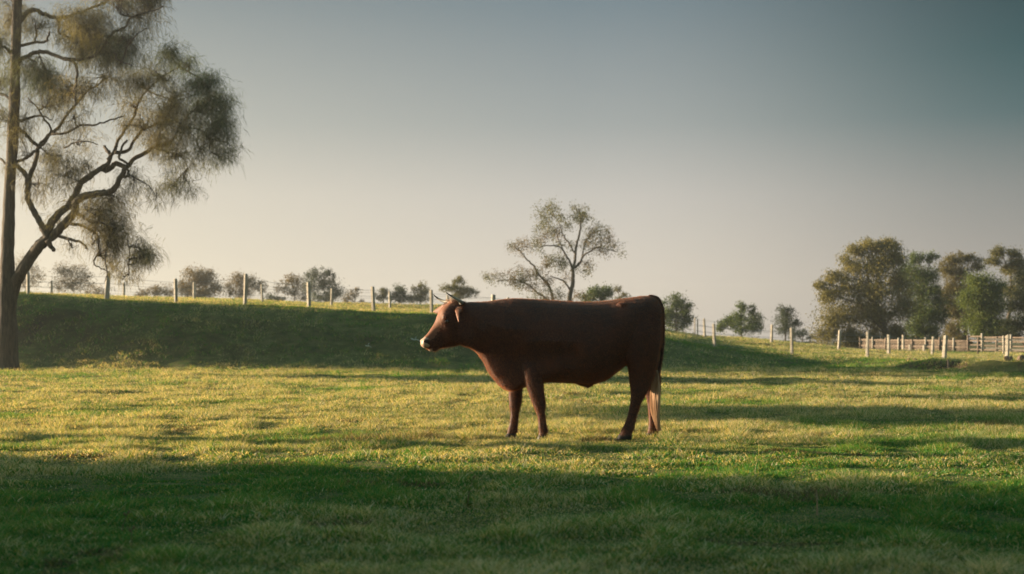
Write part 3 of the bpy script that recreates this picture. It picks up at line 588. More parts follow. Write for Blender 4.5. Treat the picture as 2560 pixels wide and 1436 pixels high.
# thin steel stakes standing on the crest
for px, yt, lb in ((1737, 795, 'thin dark stake on the crest, left of two, right of the tail head tree'), (1744, 798, 'thin pale stake on the crest, right of two, right of the tail head tree')):
    D = 92.0; x = (px - 1280) / F * D; mb = MB(); post(mb, px, yt, 0, D, 3.2); o = mb.build('stake', M_post, None)
    o.data.transform(__import__('mathutils').Matrix.Translation((-x, -D, -float(H(x, D))))); o.location = (x, D, float(H(x, D)))
    tag(o, lb, 'stake', 'stakes on the crest')

def rail_fence(name, label, pa, pb, Da, Db, n, tops, nr, mat_, paling=False):
    xa, xb = (pa - 1280) / F * Da, (pb - 1280) / F * Db
    root = thing(name, label, 'fence', (xa, Da, float(H(xa, Da)))); pts = []
    for i in range(n):
        t = i / (n - 1); D = Da + (Db - Da) * t; x = xa + (xb - xa) * t; zb = float(H(x, D)); h = tops * (1 + rng.normal(0, .05))
        mb = MB(); mb.tube([(x, D, zb - .05), (x, D, zb + h * .5), (x + rng.normal(0, .02), D, zb + h)], .085 * rng.uniform(.6, .9), 7); mb.build('post', M_post if i % 2 else M_rail, root, True); pts.append((x, D, zb, h))
    if paling:
        mb = MB()
        for (x0, d0, z0, h0), (x1, d1, z1, h1) in zip(pts[:-1], pts[1:]):
            m = 12
            for k in range(m):
                t = (k + .5) / m; hh = tops * .86 * rng.uniform(.93, 1.04)
                mb.box((x0 + (x1 - x0) * t, d0 + (d1 - d0) * t + .13, z0 + (z1 - z0) * t + hh / 2 + .03), (math.hypot(x1 - x0, d1 - d0) / m * .58, .025, hh), math.atan2(d1 - d0, x1 - x0))
        mb.build('palings', mat_, root)
    for r_ in range(nr):
        mb = MB()
        for (x0, d0, z0, h0), (x1, d1, z1, h1) in zip(pts[:-1], pts[1:]):
            f = (r_ + .7) / (nr + .1) * tops; j = rng.normal(0, .012)
            mb.box(((x0 + x1) / 2, (d0 + d1) / 2 + .06 + .0 * r_, (z0 + z1) / 2 + f + j), (math.hypot(x1 - x0, d1 - d0) * .995, .05, .10), math.atan2(d1 - d0, x1 - x0))
        mb.build('rail', mat_, root)
rail_fence('paling_fence', 'weathered pinkish paling fence below the biggest gum on the right', 2150, 2420, 112, 104, 9, .95, 2, M_rail, True)
rail_fence('rail_fence', 'open timber rail fence of the stock yard at the far right', 2420, 2640, 101, 96, 7, 1.25, 4, M_rail)
rail_fence('rail_fence', 'nearer timber rail run in front of the stock yard posts', 2445, 2640, 88, 86, 4, 1.2, 2, M_post)
for px, yt, D, lb in ((2275, 862, 98, 'short brown stump like post left of the paired pale posts'), (2310, 862, 97, 'pale short post by the paling fence, left of the pair'), (2333, 860, 96, 'pale short post by the paling fence, right of the pair'), (2258, 838, 100, 'tall dark slender post against the big gum')):
    x = (px - 1280) / F * D; mb = MB(); post(mb, px, yt, 0, D, 7); o = mb.build('post', M_post, None); g = float(H(x, D))
    o.data.transform(__import__('mathutils').Matrix.Translation((-x, -D, -g))); o.location = (x, D, g); tag(o, lb, 'post', 'single posts before the paling fence')

# ------------------------------------------------------------------ the bull
DB = 14.05
def bull():
    def P(px, py, y=0.0):
        D = DB + y; return np.array([(px - 1280) / F * D, D, CAMZ + (HZ - py) / F * D])
    bm = MB(); NS = 28
    th = np.arange(NS) * 2 * np.pi / NS
    def sup(c, n): return np.sign(c) * np.abs(c) ** (2.0 / n)
    def loft(rings):
        V = np.concatenate(rings + [rings[0].mean(0)[None], rings[-1].mean(0)[None]]); k = len(rings)
        i = np.arange(k - 1)[:, None] * NS; j = np.arange(NS)[None, :]; j2 = (j + 1) % NS
        Q = np.stack([i + j, i + j2, i + NS + j2, i + NS + j], -1).reshape(-1, 4); n0 = k * NS; jj = np.arange(NS); kk = (jj + 1) % NS; e = (k - 1) * NS
        T = np.vstack([np.stack([np.full(NS, n0), kk, jj], 1), np.stack([np.full(NS, n0 + 1), e + jj, e + kk], 1)])
        bm.add(V, Q, T)
    def interp_st(st, n):
        st = np.array(st, float); return smooth_path(st, n)
    # torso + neck: vertical slices  (px, top, bottom, halfwidth, egg, y)
    ST = [(1136, 775, 848, .07, .0, -.03), (1150, 761, 862, .12, .0, -.02), (1170, 757, 868, .155, .08, -.01), (1190, 756, 880, .19, .12, 0), (1208, 755, 904, .22, .16, 0), (1220, 754, 928, .24, .18, 0), (1235, 752, 949, .26, .2, 0), (1250, 750.5, 965, .275, .22, 0), (1268, 748.5, 975, .29, .22, 0), (1290, 747, 974, .30, .22, 0),
          (1315, 747.5, 966, .305, .2, 0), (1345, 749, 958, .325, .16, 0), (1380, 751, 954, .35, .1, 0), (1420, 753, 956, .37, .06, 0), (1455, 754, 960, .375, .04, 0), (1485, 753.5, 958, .37, .03, 0), (1512, 752, 950, .355, .02, 0), (1540, 749, 930, .335, .0, 0), (1565, 745.5, 912, .315, -.02, 0),
          (1590, 742.5, 905, .29, -.02, 0), (1612, 741, 900, .265, .0, 0), (1630, 743, 895, .235, 0, 0), (1642, 750, 885, .195, 0, 0), (1650, 763, 870, .14, 0, 0), (1654, 785, 850, .08, 0, 0)]
    rings = []
    for px, t, b, hw, egg, y in interp_st(ST, 3):
        top = P(px, t); bot = P(px, b); c = (top + bot) / 2; hh = (top[2] - bot[2]) / 2
        s_, c_ = np.sin(th), np.cos(th); nn_ = 2.3 + .9 * max(0, min(1, (1330 - px) / 120)); zz = sup(s_, nn_) * hh; w_ = sup(c_, nn_) * hw * (1 - egg * s_)
        if px < 1530:     # thin brisket and dewlap: the sides stay flat right up to the front edge
            py_ = HZ - (c[2] + zz - CAMZ) * F / DB; xo = np.interp(py_, [740, 800, 840, 862, 868, 880, 904, 925, 945, 960, 974], [800, 1000, 1105, 1145, 1170, 1190, 1208, 1218, 1232, 1245, 1262])
            d_ = np.clip(px - xo, 0, 400) / 253; lim = .03 + 2.0 * np.minimum(d_, .04) + .255 * np.clip(d_ - .04, 0, 2); w_ = np.clip(w_, -lim, lim)
        rings.append(np.stack([np.full(NS, c[0]), DB + y + w_, c[2] + zz], 1))
    loft(rings)
    # legs: horizontal slices (front px, back px, py, halfwidth, y)
    def leg(st):
        rings = []
        for a, b, py, hw, y in interp_st(st, 3):
            p0 = P(a, py, y); p1 = P(b, py, y); c = (p0 + p1) / 2; r = abs(p1[0] - p0[0]) / 2
            rings.append(np.stack([c[0] + sup(np.cos(th), 2.2) * r, c[1] + sup(np.sin(th), 2.2) * hw, np.full(NS, c[2])], 1))
        loft(rings)
    n_, f_ = -.16, .16
    leg([(1298, 1372, 850, .05, -.15), (1300, 1368, 900, .072, -.15), (1307, 1360, 935, .076, -.16), (1314, 1359, 962, .066, -.165), (1322.5, 1361, 986, .058, -.17), (1330, 1364, 1007, .052, n_), (1334, 1364, 1016, .052, n_), (1339.5, 1362, 1029, .040, n_), (1344, 1363.5, 1042, .033, n_), (1345.5, 1365.5, 1056, .031, n_), (1346, 1368, 1070, .036, n_), (1347, 1370, 1079, .040, n_), (1347, 1367, 1086, .037, n_), (1344, 1370, 1091, .045, n_), (1341, 1371, 1102.2, .052, n_)])
    leg([(1262, 1330, 880, .07, .2), (1268, 1318, 930, .085, .19), (1271, 1306.5, 962, .07, f_), (1272, 1305.5, 985, .06, f_), (1272.5, 1304, 1003, .055, f_), (1273.5, 1301, 1016, .052, f_), (1276, 1297.5, 1030, .040, f_), (1276, 1296, 1043, .034, f_), (1274.5, 1295, 1056, .032, f_), (1271, 1294.5, 1070, .036, f_), (1268.5, 1294, 1078, .040, f_), (1267.5, 1290, 1084, .036, f_), (1264.5, 1291.5, 1088, .044, f_), (1261, 1292, 1095.3, .05, f_)])
    leg([(1530, 1652, 800, .09, -.17), (1545, 1651, 850, .12, -.18), (1558, 1646, 890, .12, -.175), (1569, 1640, 920, .10, -.17), (1572, 1634, 945, .078, -.165), (1574, 1627, 963, .062, n_), (1576, 1619, 980, .054, n_), (1576, 1611, 994, .048, n_), (1575, 1603, 1009, .038, n_), (1571.5, 1596.5, 1028, .033, n_), (1566, 1590.5, 1048, .031, n_), (1559.5, 1587, 1064, .036, n_), (1554, 1585, 1074, .040, n_), (1551, 1580, 1082, .036, n_), (1546, 1580, 1088, .045, n_), (1539, 1579, 1100, .052, n_)])
    leg([(1560, 1650, 850, .10, .17), (1585, 1648, 900, .11, .17), (1598, 1650, 935, .085, f_), (1606, 1652, 960, .062, f_), (1612, 1652, 980, .053, f_), (1616, 1649, 995, .046, f_), (1619, 1646, 1012, .037, f_), (1621, 1645, 1032, .033, f_), (1622, 1645, 1052, .032, f_), (1621, 1648, 1066, .037, f_), (1620, 1649, 1074, .040, f_), (1619, 1645, 1080, .036, f_), (1616, 1646, 1084, .044, f_), (1613, 1646, 1095, .05, f_)])
    def ell(c, r, rot=0.0, n=16):
        a = np.linspace(0.02, math.pi - .02, 12); rings = []
        for q in a:
            x = -math.cos(q) * r[0]; s_ = math.sin(q)
            V = np.stack([np.full(NS, x), np.cos(th) * r[1] * s_, np.sin(th) * r[2] * s_], 1)
            cr, sr_ = math.cos(rot), math.sin(rot)
            V = np.stack([V[:, 0] * cr - V[:, 2] * sr_, V[:, 1], V[:, 0] * sr_ + V[:, 2] * cr], 1); rings.append(V + c)
        loft(rings)
    # prepuce, shoulder blade, hips and thigh bulk, withers
    ell(P(1462, 958), (.085, .045, .035), -.15); ell(P(1468, 964), (.03, .02, .022), -.4)
    ell(P(1352, 850, -.165), (.23, .115, .27), .1); ell(P(1352, 850, .165), (.23, .115, .27), .1)
    ell(P(1556, 764, -.20), (.06, .045, .035)); ell(P(1556, 764, .20), (.06, .045, .035)); ell(P(1598, 845, -.20), (.18, .11, .24)); ell(P(1598, 845, .2), (.18, .11, .24))
    ell(P(1640, 772, -.09), (.05, .035, .05)); ell(P(1640, 772, .09), (.05, .035, .05))
    # tail dock and shaft (hangs over the near hind leg edge)
    tp = smooth_path(np.array([P(1622, 745, 0), P(1640, 747, 0), P(1652, 766, 0), P(1656.5, 800, 0), P(1657, 845, 0), P(1654, 890, 0), P(1648, 925, 0), P(1643, 950, 0)]), 5)
    bm.tube(tp, np.interp(np.linspace(0, 1, len(tp)), [0, .2, .5, 1], [.030, .027, .020, .014]), 12)
    # head, built along the middle plane and then turned towards the camera
    HB = MB(); hold = bm; YAW = R(20); st_ = 1 / math.cos(YAW) * .985; piv = P(1150, 800)
    def turn(V):
        V = np.asarray(V, float) - piv; V[..., 0] *= st_
        x = V[..., 0] * math.cos(YAW) - V[..., 1] * math.sin(YAW); y = V[..., 0] * math.sin(YAW) + V[..., 1] * math.cos(YAW)
        return np.stack([x, y, V[..., 2]], -1) + piv
    bm = HB
    HS = [(1156, 757, 1168, 846, .095, 2.3), (1142, 753, 1152, 858, .105, 2.4), (1128, 754, 1146, 863, .116, 2.9), (1113, 763, 1130, 866, .118, 3.2), (1101, 777, 1117, 868.5, .110, 3.1), (1093, 793, 1107, 870, .084, 2.4), (1086, 809, 1098, 872, .068, 2.3), (1077, 823, 1091, 874, .060, 2.3), (1068, 836, 1083, 875, .058, 2.3), (1061, 844, 1076, 873.5, .062, 2.4), (1056.5, 849, 1069, 872.5, .062, 2.5), (1054, 855, 1062, 871, .05, 2.3), (1053.5, 860, 1057, 868, .028, 2.2)]
    rings = []
    for ax, ay, bx, by, hw, ex in interp_st(HS, 3):
        t_ = P(ax, ay); b_ = P(bx, by); c = (t_ + b_) / 2; v = (t_ - b_) / 2; s_, c_ = np.sin(th), np.cos(th)
        taper = np.where(s_ < 0, 1 + .28 * s_, 1)
        rings.append(c + sup(s_, ex)[:, None] * v + np.stack([0 * s_, sup(c_, ex) * hw * taper, 0 * s_], 1))
    loft(rings)
    ell(P(1083, 874), (.048, .034, .020), .05); ell(P(1077, 875.5), (.022, .03, .015), 0)
    for sg in (-1, 1):
        ell(P(1106, 793, sg * .088), (.034, .026, .026), .7)     # brow over the eye
        ell(P(1128, 838, sg * .075), (.075, .03, .075), .2)       # cheek
        ell(P(1061, 853, sg * .040), (.024, .022, .026), .6)      # nostril wing
        ell(P(1148, 760, sg * .095), (.03, .04, .028), 0)         # horn root
    ell(P(1134, 755, 0), (.045, .085, .026), 0)                   # poll
    bm = hold
    for V, Q, T in [(np.concatenate(HB.V), np.concatenate(HB.Q), np.concatenate(HB.T))]: bm.add(turn(V), Q, T)
    # ears : flattened leaves
    def ear(base, mid, tip, wv, wid, thick):
        pts = smooth_path(np.array([base, (base + mid) / 2, mid, tip]), 4); k = len(pts); rings = []
        wv = wv / np.linalg.norm(wv)
        for i, p in enumerate(pts):
            t = i / (k - 1); w_ = wid * (math.sin(math.pi * min(t * .86 + .16, 1)) ** .75) + .006; ax = pts[min(i + 1, k - 1)] - pts[max(i - 1, 0)]; ax /= np.linalg.norm(ax)
            n2 = np.cross(ax, wv); n2 /= np.linalg.norm(n2)
            rings.append(p + np.cos(th)[:, None] * wv * w_ + np.sin(th)[:, None] * n2 * thick * (1 - .4 * t))
        loft(rings)
    eb = turn(P(1143, 766, -.10)); ear(eb, P(1143.5, 782, -.25), P(1147, 807, -.34), np.array([-.62, .76, .20]), .046, .012)
    eb = turn(P(1132, 768, .10)); ear(eb, P(1103, 775, .17), P(1082, 780, .25), np.array([.1, .1, 1.]), .058, .013)
    V = np.concatenate(bm.V); fs = [np.concatenate(bm.Q), np.concatenate(bm.T)]
    tmp = make_mesh('body', V, fs, M_hide)
    bmm = bmesh.new(); bmm.from_mesh(tmp.data); bmesh.ops.recalc_face_normals(bmm, faces=bmm.faces); bmm.to_mesh(tmp.data); bmm.free()
    md = tmp.modifiers.new('r', 'REMESH'); md.mode = 'VOXEL'; md.voxel_size = .0085; md.adaptivity = 0
    sm = tmp.modifiers.new('s', 'SMOOTH'); sm.factor = .5; sm.iterations = 7
    dg = bpy.context.evaluated_depsgraph_get(); me = bpy.data.meshes.new_from_object(tmp.evaluated_get(dg))
    bpy.data.objects.remove(tmp)
    loc = P(1450, 1098); root = thing('bull', 'dark reddish brown horned bull standing side on in the sunlit pasture, facing left', 'bull', (loc[0], DB, float(H(loc[0], DB))))
    n = len(me.vertices); co = np.empty(n * 3, np.float32); me.vertices.foreach_get('co', co); co = co.reshape(-1, 3)
    # loose skin folds and muscle relief
    nrm = np.empty(n * 3, np.float32); me.vertices.foreach_get('normal', nrm); nrm = nrm.reshape(-1, 3)
    ribs = .0035 * np.sin(co[:, 0] * 62 + co[:, 2] * 14) * np.clip(1 - np.abs(co[:, 0] - .58) / .28, 0, 1) * np.clip(1 - np.abs(co[:, 2] - .92) / .28, 0, 1)
    amp = ribs + .014 * (fbm(co[:, 0] * 5 + 3, co[:, 2] * 3.2, 71, 3) - .5) + .0035 * (fbm(co[:, 0] * 22, co[:, 2] * 14, 77, 2) - .5)
    co = co + nrm * (amp * np.clip((co[:, 2] - .3) * 4, .2, 1))[:, None]
    me.vertices.foreach_set('co', (co - np.array(root.location, np.float32)).ravel().astype(np.float32))
    body = bpy.data.objects.new('body', me); COL.objects.link(body); body.parent = root
    m = len(me.polygons); ce = np.empty(m * 3, np.float32); me.polygons.foreach_get('center', ce); ce = ce.reshape(-1, 3) + np.array(root.location)
    me.materials.clear()
    for q in (M_hide, M_hoof, M_muzzle, M_face, M_sunlit_hair): me.materials.append(q)
    mi = np.zeros(m, np.int32)
    # sunlight painted as lighter red hair on the face front and the ears
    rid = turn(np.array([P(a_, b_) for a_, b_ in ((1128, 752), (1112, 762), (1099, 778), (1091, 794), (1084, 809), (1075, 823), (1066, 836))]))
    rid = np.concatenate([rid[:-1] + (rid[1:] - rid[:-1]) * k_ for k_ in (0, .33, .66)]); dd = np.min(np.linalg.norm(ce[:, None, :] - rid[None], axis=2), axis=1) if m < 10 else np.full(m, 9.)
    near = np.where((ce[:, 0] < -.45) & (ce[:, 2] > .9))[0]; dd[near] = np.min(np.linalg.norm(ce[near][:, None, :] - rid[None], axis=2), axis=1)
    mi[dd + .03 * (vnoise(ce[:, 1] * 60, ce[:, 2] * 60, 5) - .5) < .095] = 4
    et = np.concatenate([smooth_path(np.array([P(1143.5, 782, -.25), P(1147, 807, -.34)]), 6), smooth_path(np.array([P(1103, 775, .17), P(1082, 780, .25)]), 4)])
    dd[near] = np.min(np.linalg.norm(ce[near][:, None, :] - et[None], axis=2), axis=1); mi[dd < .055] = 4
    hz = H(ce[:, 0], ce[:, 1], False); mi[ce[:, 2] < hz + .050] = 1
    mz = turn(np.array([P(1050, 860)]))[0]; d = np.linalg.norm((ce - mz) * np.array([1, 1, 1.0]), axis=1)
    jag = .012 * np.sin(ce[:, 1] * 140) + .01 * np.sin(ce[:, 2] * 90)
    jag = jag + .05 * (vnoise(ce[:, 0] * 40 + ce[:, 1] * 31, ce[:, 2] * 40, 3) - .5); mi[(d < .076 + jag)] = 2
    ll = turn(np.array([P(1078, 877)]))[0]; mi[np.linalg.norm(ce - ll, axis=1) < .034 + jag * .5] = 2
    for sg in (-1, 1):
        nb = turn(np.array([P(1062, 854, sg * .052)]))[0]; mi[np.linalg.norm((ce - nb) * np.array([.8, 1, 1.2]), axis=1) < .021] = 3
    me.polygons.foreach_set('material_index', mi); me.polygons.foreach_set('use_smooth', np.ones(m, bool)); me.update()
    # horns: sweep out, forward and up, dark tips
    for sg, pts in ((-1, [P(1150, 759, -.07), P(1154, 757, -.15), P(1147, 752, -.21), P(1132, 743, -.25), P(1115, 731.5, -.27)]), (1, [P(1136, 757, .05), P(1122, 756, .13), P(1108, 753, .19), P(1094, 746, .22), P(1082.5, 736, .23)])):
        pp = smooth_path(np.array(pts), 7); hb = MB(); t = np.linspace(0, 1, len(pp)); hb.tube(pp, .0215 * (1 - t ** 1.35 * .86) * (1 + .03 * np.sin(t * 60) * (t < .4)), 14)
        o = hb.build('horn', [M_horn, M_horntip], root, True); c = np.array([p.center[:] for p in o.data.polygons]) + np.array(root.location)
        tip = np.array(pts[-1]); o.data.polygons.foreach_set('material_index', (np.linalg.norm(c - tip, axis=1) < .075).astype(np.int32))
    # eyes
    for sg in (-1, 1):
        c = turn(np.array([P(1109, 804, sg * .104)]))[0]; eb_ = MB(); k = 12
        a = np.linspace(.05, math.pi - .05, 9); Vv = []; 
        pth = np.array([c + np.array([-.025 * math.cos(q), 0, .006 * math.cos(q)]) for q in a]); eb_.tube(pth, .020 * np.sin(a), 12); eb_.build('eye', M_eye, root, True)
    # tail switch: blond hair strands over a core
    hb = MB(); K = 1100
    L = [(1641, 925, .010), (1639, 950, .030), (1638, 985, .042), (1637.5, 1012, .041), (1638.5, 1036, .030), (1642, 1056, .016), (1647, 1078, .006)]
    for i in range(K):
        a = rng.random() * 2 * math.pi; rr = math.sqrt(rng.random()); t0 = rng.uniform(0, .45); t1 = min(1, t0 + rng.uniform(.35, .75)) if rng.random() < .6 else rng.uniform(.8, 1.0)
        pts = []; dr = rng.normal(0, .007); w0 = rng.normal(0, .02)
        for t in np.linspace(t0, t1, 7):
            q = t * (len(L) - 1); lx = np.interp(q, range(len(L)), [l[0] for l in L]); ly = np.interp(q, range(len(L)), [l[1] for l in L]); lr = np.interp(q, range(len(L)), [l[2] for l in L])
            c = P(lx, ly, -.01); a2 = a + w0 * 20 * t
            pts.append(c + np.array([math.cos(a2) * lr * rr * .95 + math.sin(a2) * lr * rr * .55 + dr * t, -math.cos(a2) * lr * rr * 1.25 + math.sin(a2) * lr * rr * .4, 0]))
        hb.tube(pts, np.linspace(.0032, .0009, 7), 3, False)
    co_ = []
    cp = smooth_path(np.array([P(l[0], l[1], -.01) for l in L[:-1]]), 4); hb.tube(cp, np.interp(np.linspace(0, 1, len(cp)), np.linspace(0, 1, 6), [.008, .014, .020, .020, .016, .006]), 10)
    hb.build('tail_switch', M_switch, root, True)
    # pale curls between the horns
    hb = MB()
    for i in range(130):
        b = turn(np.array([P(rng.uniform(1124, 1144), 754, rng.uniform(-.06, .08))]))[0]; d = rng.normal(0, .010, 3) + np.array([-.012, 0, .006])
        hb.tube([b + np.array([0, 0, -.01]), b + d * .6 + np.array([0, 0, .008]), b + d * 1.5 + rng.normal(0, .004, 3) + np.array([0, 0, .004])], [.0035, .0028, .001], 3, False)
    hb.build('forelock', M_curl, root, True)
    # short coat hairs that catch the low sun along the outline
    sel = rng.integers(0, m, 300000); c = ce[sel]; nn = np.empty(m * 3, np.float32); me.polygons.foreach_get('normal', nn); nn = nn.reshape(-1, 3)[sel]
    ok = (mi[sel] == 0); c = c[ok] + rng.normal(0, .0045, (ok.sum(), 3)) ; nn = nn[ok]; k = len(c)
    fl = np.stack([np.full(k, .55), 0 * c[:, 0], -.75 + 0 * c[:, 0]], 1) + rng.normal(0, .25, (k, 3)); d = nn * .55 + fl; d /= np.linalg.norm(d, axis=1)[:, None]
    ln = (.011 + .012 * rng.random(k))[:, None]; sd = np.cross(d, rng.normal(0, 1, (k, 3))); sd /= np.linalg.norm(sd, axis=1)[:, None]; sd *= .00075; c = c - nn * .003
    V = np.stack([c - sd, c + sd, c + d * ln], 1).reshape(-1, 3)
    hb = MB(); hb.add(V, None, np.arange(k)[:, None] * 3 + np.array([[0, 1, 2]])); hb.build('coat', M_coat, root)

def m_hide(name, stops, sheen=.06, rough=.62):
    def fn(t, out):
        r, n = noise_col(t, 5, stops, stretch=(1, 1, 1), detail=8)
        b = nd(t, 'ShaderNodeBsdfPrincipled', Roughness=rough); b.inputs['Specular IOR Level'].default_value = .25
        b.inputs['Sheen Weight'].default_value = sheen; b.inputs['Sheen Tint'].default_value = (1, .55, .3, 1); b.inputs['Sheen Roughness'].default_value = .4
        t.links.new(r.outputs[0], b.inputs['Base Color'])
        r2, n2 = noise_col(t, 60, [(0, (0, 0, 0)), (1, (1, 1, 1))], stretch=(1, 1, .35), detail=5)
        bp = nd(t, 'ShaderNodeBump', Strength=.35, Distance=.006); t.links.new(n2.outputs[0], bp.inputs['Height'])
        t.links.new(bp.outputs[0], b.inputs['Normal']); t.links.new(b.outputs[0], out.inputs[0])
    return mat(name, fn)
M_hide = m_hide('bull_hide', [(.3, (.032, .013, .008)), (.55, (.058, .020, .011)), (.8, (.110, .033, .016))])
def coat_fn(t, out):
    b = nd(t, 'ShaderNodeBsdfPrincipled', Roughness=.5); b.inputs['Base Color'].default_value = (.115, .033, .012, 1)
    tr = nd(t, 'ShaderNodeBsdfTranslucent'); tr.inputs[0].default_value = (.50, .165, .05, 1)
    m = nd(t, 'ShaderNodeMixShader'); m.inputs[0].default_value = .40
    t.links.new(b.outputs[0], m.inputs[1]); t.links.new(tr.outputs[0], m.inputs[2]); t.links.new(m.outputs[0], out.inputs[0])
M_coat = mat('coat_hair', coat_fn)
M_hoof = m_simple('hoof_horn', 20, [(.3, (.012, .010, .008)), (.7, (.04, .030, .022))], rough=.5)
M_muzzle = m_simple('muzzle_skin', 25, [(.3, (.26, .16, .115)), (.7, (.42, .29, .215))], rough=.45, bump=.2, bdist=.003)
M_sunlit_hair = m_hide('sunlit_hair', [(.3, (.11, .042, .022)), (.55, (.19, .072, .036)), (.8, (.28, .115, .06))])  # hide colour lightened to stand for sun on face and ears
M_face = m_simple('nostril_skin', 25, [(.3, (.03, .015, .012)), (.7, (.06, .03, .022))], rough=.5)
M_horn = m_simple('horn_shaft', 12, [(.3, (.15, .135, .11)), (.7, (.28, .25, .20))], rough=.4, bump=.2, bdist=.004)
M_horntip = m_simple('horn_tip', 12, [(.3, (.03, .027, .024)), (.7, (.07, .06, .05))], rough=.35)
M_eye = m_simple('eye_dark', 10, [(.3, (.010, .006, .005)), (.7, (.02, .012, .01))], rough=.08, bump=0, spec=.6)
M_switch = m_simple('switch_hair', 14, [(.3, (.36, .20, .11)), (.55, (.56, .36, .22)), (.8, (.72, .54, .38))], rough=.6, stretch=(1, 1, .25), bump=.2, bdist=.005)
M_curl = m_simple('curl_hair', 14, [(.3, (.40, .24, .15)), (.7, (.60, .42, .30))], rough=.6)
bull()


# ------------------------------------------------------------------ small things on the pasture
M_dung = m_simple('dung', 30, [(.3, (.012, .010, .008)), (.7, (.04, .032, .022))], bump=.6, bdist=.02)
M_clod = m_simple('earth_clod', 12, [(.3, (.10, .065, .045)), (.7, (.24, .17, .12))], bump=.7, bdist=.03)
M_dry = m_simple('dry_stalk', 20, [(.3, (.20, .13, .07)), (.7, (.40, .29, .17))])
M_weed = m_leaf('weed_leaves', .35)
M_pale = m_simple('bleached_twig', 20, [(.3, (.50, .50, .46)), (.7, (.70, .70, .66))])
def lump(px, py, wpx, hpx, D, m, name, label, cat, group=None, n=3):
    x = (px - 1280) / F * D; z = float(H(x, D)); bm = bmesh.new()
    for i in range(n):
        r0 = wpx / 2 / F * D * rng.uniform(.45, .8) if n > 1 else wpx / 2 / F * D
        q = bmesh.ops.create_icosphere(bm, subdivisions=3, radius=1.0)['verts']
        ox = rng.uniform(-.4, .4) * wpx / F * D; oy = rng.uniform(-.2, .2) * wpx / F * D; sc = hpx / F * D * rng.uniform(.5, .75)
        for v in q:
            f = 1 + .25 * math.sin(v.co.x * 4 + i) * math.cos(v.co.y * 5 + i * 2) + .10 * math.sin(v.co.z * 11 + v.co.x * 9)
            v.co = Vector((v.co.x * r0 * f + ox, v.co.y * r0 * f + oy, v.co.z * sc * f + sc * .45))
    me = bpy.data.meshes.new(name); bm.to_mesh(me); bm.free(); me.materials.append(m)
    for p in me.polygons: p.use_smooth = True
    o = bpy.data.objects.new(name, me); COL.objects.link(o); o.location = (x, D, z); tag(o, label, cat, group)
lump(1275, 1218, 17, 11, 9.47, M_dung, 'dung_pat', 'small dark dung lump in the shaded grass below the front legs of the bull', 'dung', 'dung lumps in the grass')
lump(2210, 1112, 12, 8, 13.3, M_dung, 'dung_pat', 'tiny dark dung lump in the sunlit grass right of the bull', 'dung', 'dung lumps in the grass')
lump(20, 1142, 10, 8, 11.9, M_dung, 'dung_pat', 'tiny dark dung lump by the left edge at the shadow border', 'dung', 'dung lumps in the grass')
for px, py, w_, h_, D, lb in ((2272, 905, 14, 9, 52.0, 'pinkish earth clod on the ditch lip, left of two below the paling fence'), (2286, 908, 10, 8, 51.0, 'pinkish earth clod on the ditch lip, right of two below the paling fence'), (2518, 922, 20, 16, 44.5, 'brown earth lump in the dark ditch under the far right near post'), (2552, 928, 22, 18, 43.0, 'brown earth lump in the dark ditch at the right edge of the photo')):
    lump(px, py, w_, h_, D, M_clod, 'earth_clod', lb, 'clod', 'earth clods along the ditch')
def stalk(px, D, hgt, label, group, mat_=None, nleaf=0, rad=.0035, head=False, name='weed', cat='weed', lean=.2):
    x = (px - 1280) / F * D; z = float(H(x, D)); root = thing(name, label, cat, (x, D, z), group)
    a = rng.uniform(-1, 1) * lean; P = smooth_path([(x, D, z - .01), (x + a * .3 * hgt, D, z + hgt * .5), (x + a * hgt, D + .02, z + hgt)], 4)
    mb = MB(); mb.tube(P, np.linspace(rad, rad * .5, len(P)), 5)
    for k in range(2 if head else 0):
        c = P[-1 - k]; mb.tube([c, c + np.array([.008 * (1 - 2 * k), 0, .012]), c + np.array([.014 * (1 - 2 * k), 0, .02])], [.002, .006, .003], 6)
    if not nleaf: mb.build('stem', mat_ or M_dry, root, True); return
    mb.Cq = [np.full_like(q, 1) * np.array([.16, .12, .06]) for q in mb.Cq]; mb.Ct = [np.full_like(q, 1) * np.array([.16, .12, .06]) for q in mb.Ct]
    if nleaf:
        c = P[rng.integers(0, len(P) - 1, nleaf)] + rng.normal(0, .012, (nleaf, 3)); leaves(mb, c, hgt * .28, ((.05, .12, .02), (.16, .22, .05)), -.1, .35); COL.objects.unlink(root); bpy.data.objects.remove(root); o = mb.build(name, M_weed, None, col=True); o.data.transform(__import__('mathutils').Matrix.Translation((-x, -D, -z))); o.location = (x, D, z); tag(o, label, cat, group)
WG = 'weeds standing up in the pasture'
stalk(1168, 8.2, .17, 'tallest leafy weed in the shaded grass below the head of the bull', WG, None, 46, .004, True)
stalk(1255, 7.6, .09, 'low leafy weed right of the tallest one in the shaded grass', WG, None, 24, .003)
stalk(2043, 7.9, .14, 'bare reddish stalk standing in the shaded grass at the lower right', WG, None, 0, .006, False, lean=.05)
stalk(2028, 9.4, .08, 'thin seed stalk just behind the bare reddish stalk', WG, None, 6, .003)
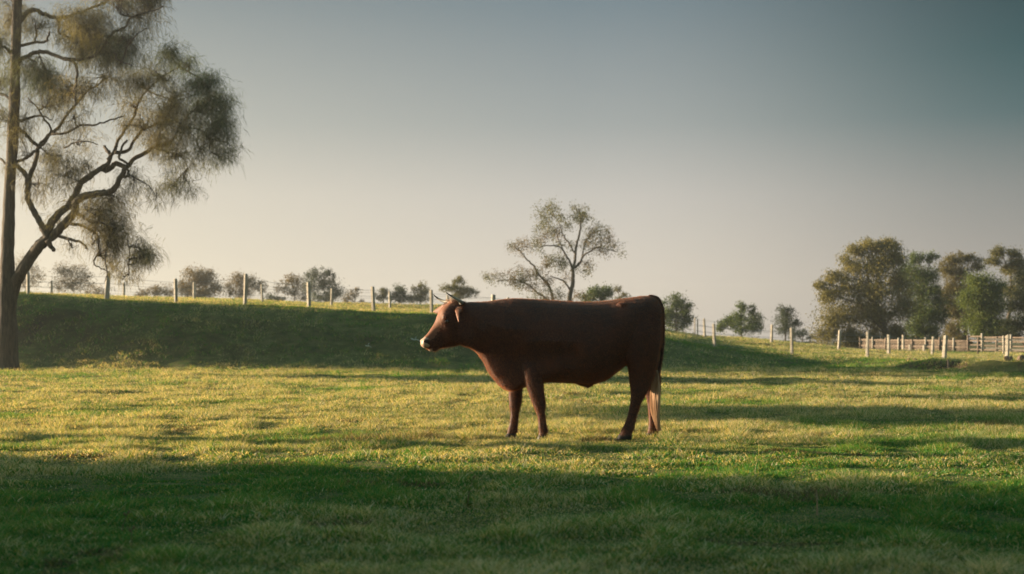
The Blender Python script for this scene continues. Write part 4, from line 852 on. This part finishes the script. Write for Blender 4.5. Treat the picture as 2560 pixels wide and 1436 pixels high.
stalk(1072, 12.4, .09, 'dark little weed in the sunlit grass below the nose of the bull', WG, None, 30, .003)
stalk(305, 7.1, .10, 'dry seed stalk in the shaded grass at the lower left', WG, None, 4, .003, True)
stalk(330, 6.4, .11, 'dry stalk nearest the lower left corner', WG, None, 3, .003, True)
stalk(540, 12.0, .11, 'group of dark leaves standing at the shadow border on the left', WG, None, 40, .003)
stalk(650, 11.8, .09, 'leafy weed on the shadow border between two others', WG, None, 40, .003)
stalk(735, 11.7, .08, 'small leafy weed on the shadow border, rightmost of three', WG, None, 34, .003)
stalk(2372, 44.0, .30, 'short broken brown stump at the edge of the ditch', None, M_rail, 0, .055, False, 'stump', 'stump', .1)
for px, D, dz, lb in ((1040, 49.5, 0, 'bleached pale twig lying on the shaded slope just ahead of the nose of the bull'), (921, 49.0, 0, 'bleached pale twig lying on the shaded slope further left of the bull')):
    x = (px - 1280) / F * D; z = float(H(x, D)) + .08; mb = MB(); k = 1 if px > 1000 else .6
    P = smooth_path([(x - .17 * k, D, z + .06 * k), (x - .06 * k, D - .02, z + .01), (x + .03, D, z + .02), (x + .16 * k, D, z - .05 * k)], 4)
    mb.tube(P - np.array([x, D, z]), np.linspace(.022, .010, len(P)) * k, 6); mb.tube(np.array([P[5], P[5] + [.02, 0, .07], P[5] + [.05, 0, .11]]) - np.array([x, D, z]), [.012, .010, .005], 5)
    o = mb.build('twig', M_pale, None, True); o.location = (x, D, z); tag(o, lb, 'twig', 'bleached twigs on the slope')

# ------------------------------------------------------------------ haze
def haze(density):
    mb = MB(); mb.box((0, 240, 10.5), (1400, 660, 25)); o = mb.build('haze', mat('haze_air', lambda t, out: None), None)
    t = o.data.materials[0].node_tree; out = [n for n in t.nodes if n.type == 'OUTPUT_MATERIAL'][0]
    v = nd(t, 'ShaderNodeVolumePrincipled', Density=density, Anisotropy=.68); v.inputs['Color'].default_value = (.92, .93, .90, 1)
    t.links.new(v.outputs[0], out.inputs['Volume']); tag(o, 'thin pale evening haze over the whole pasture', 'haze', kind='stuff')
haze(.0007)
C.cycles.volume_bounces = 0
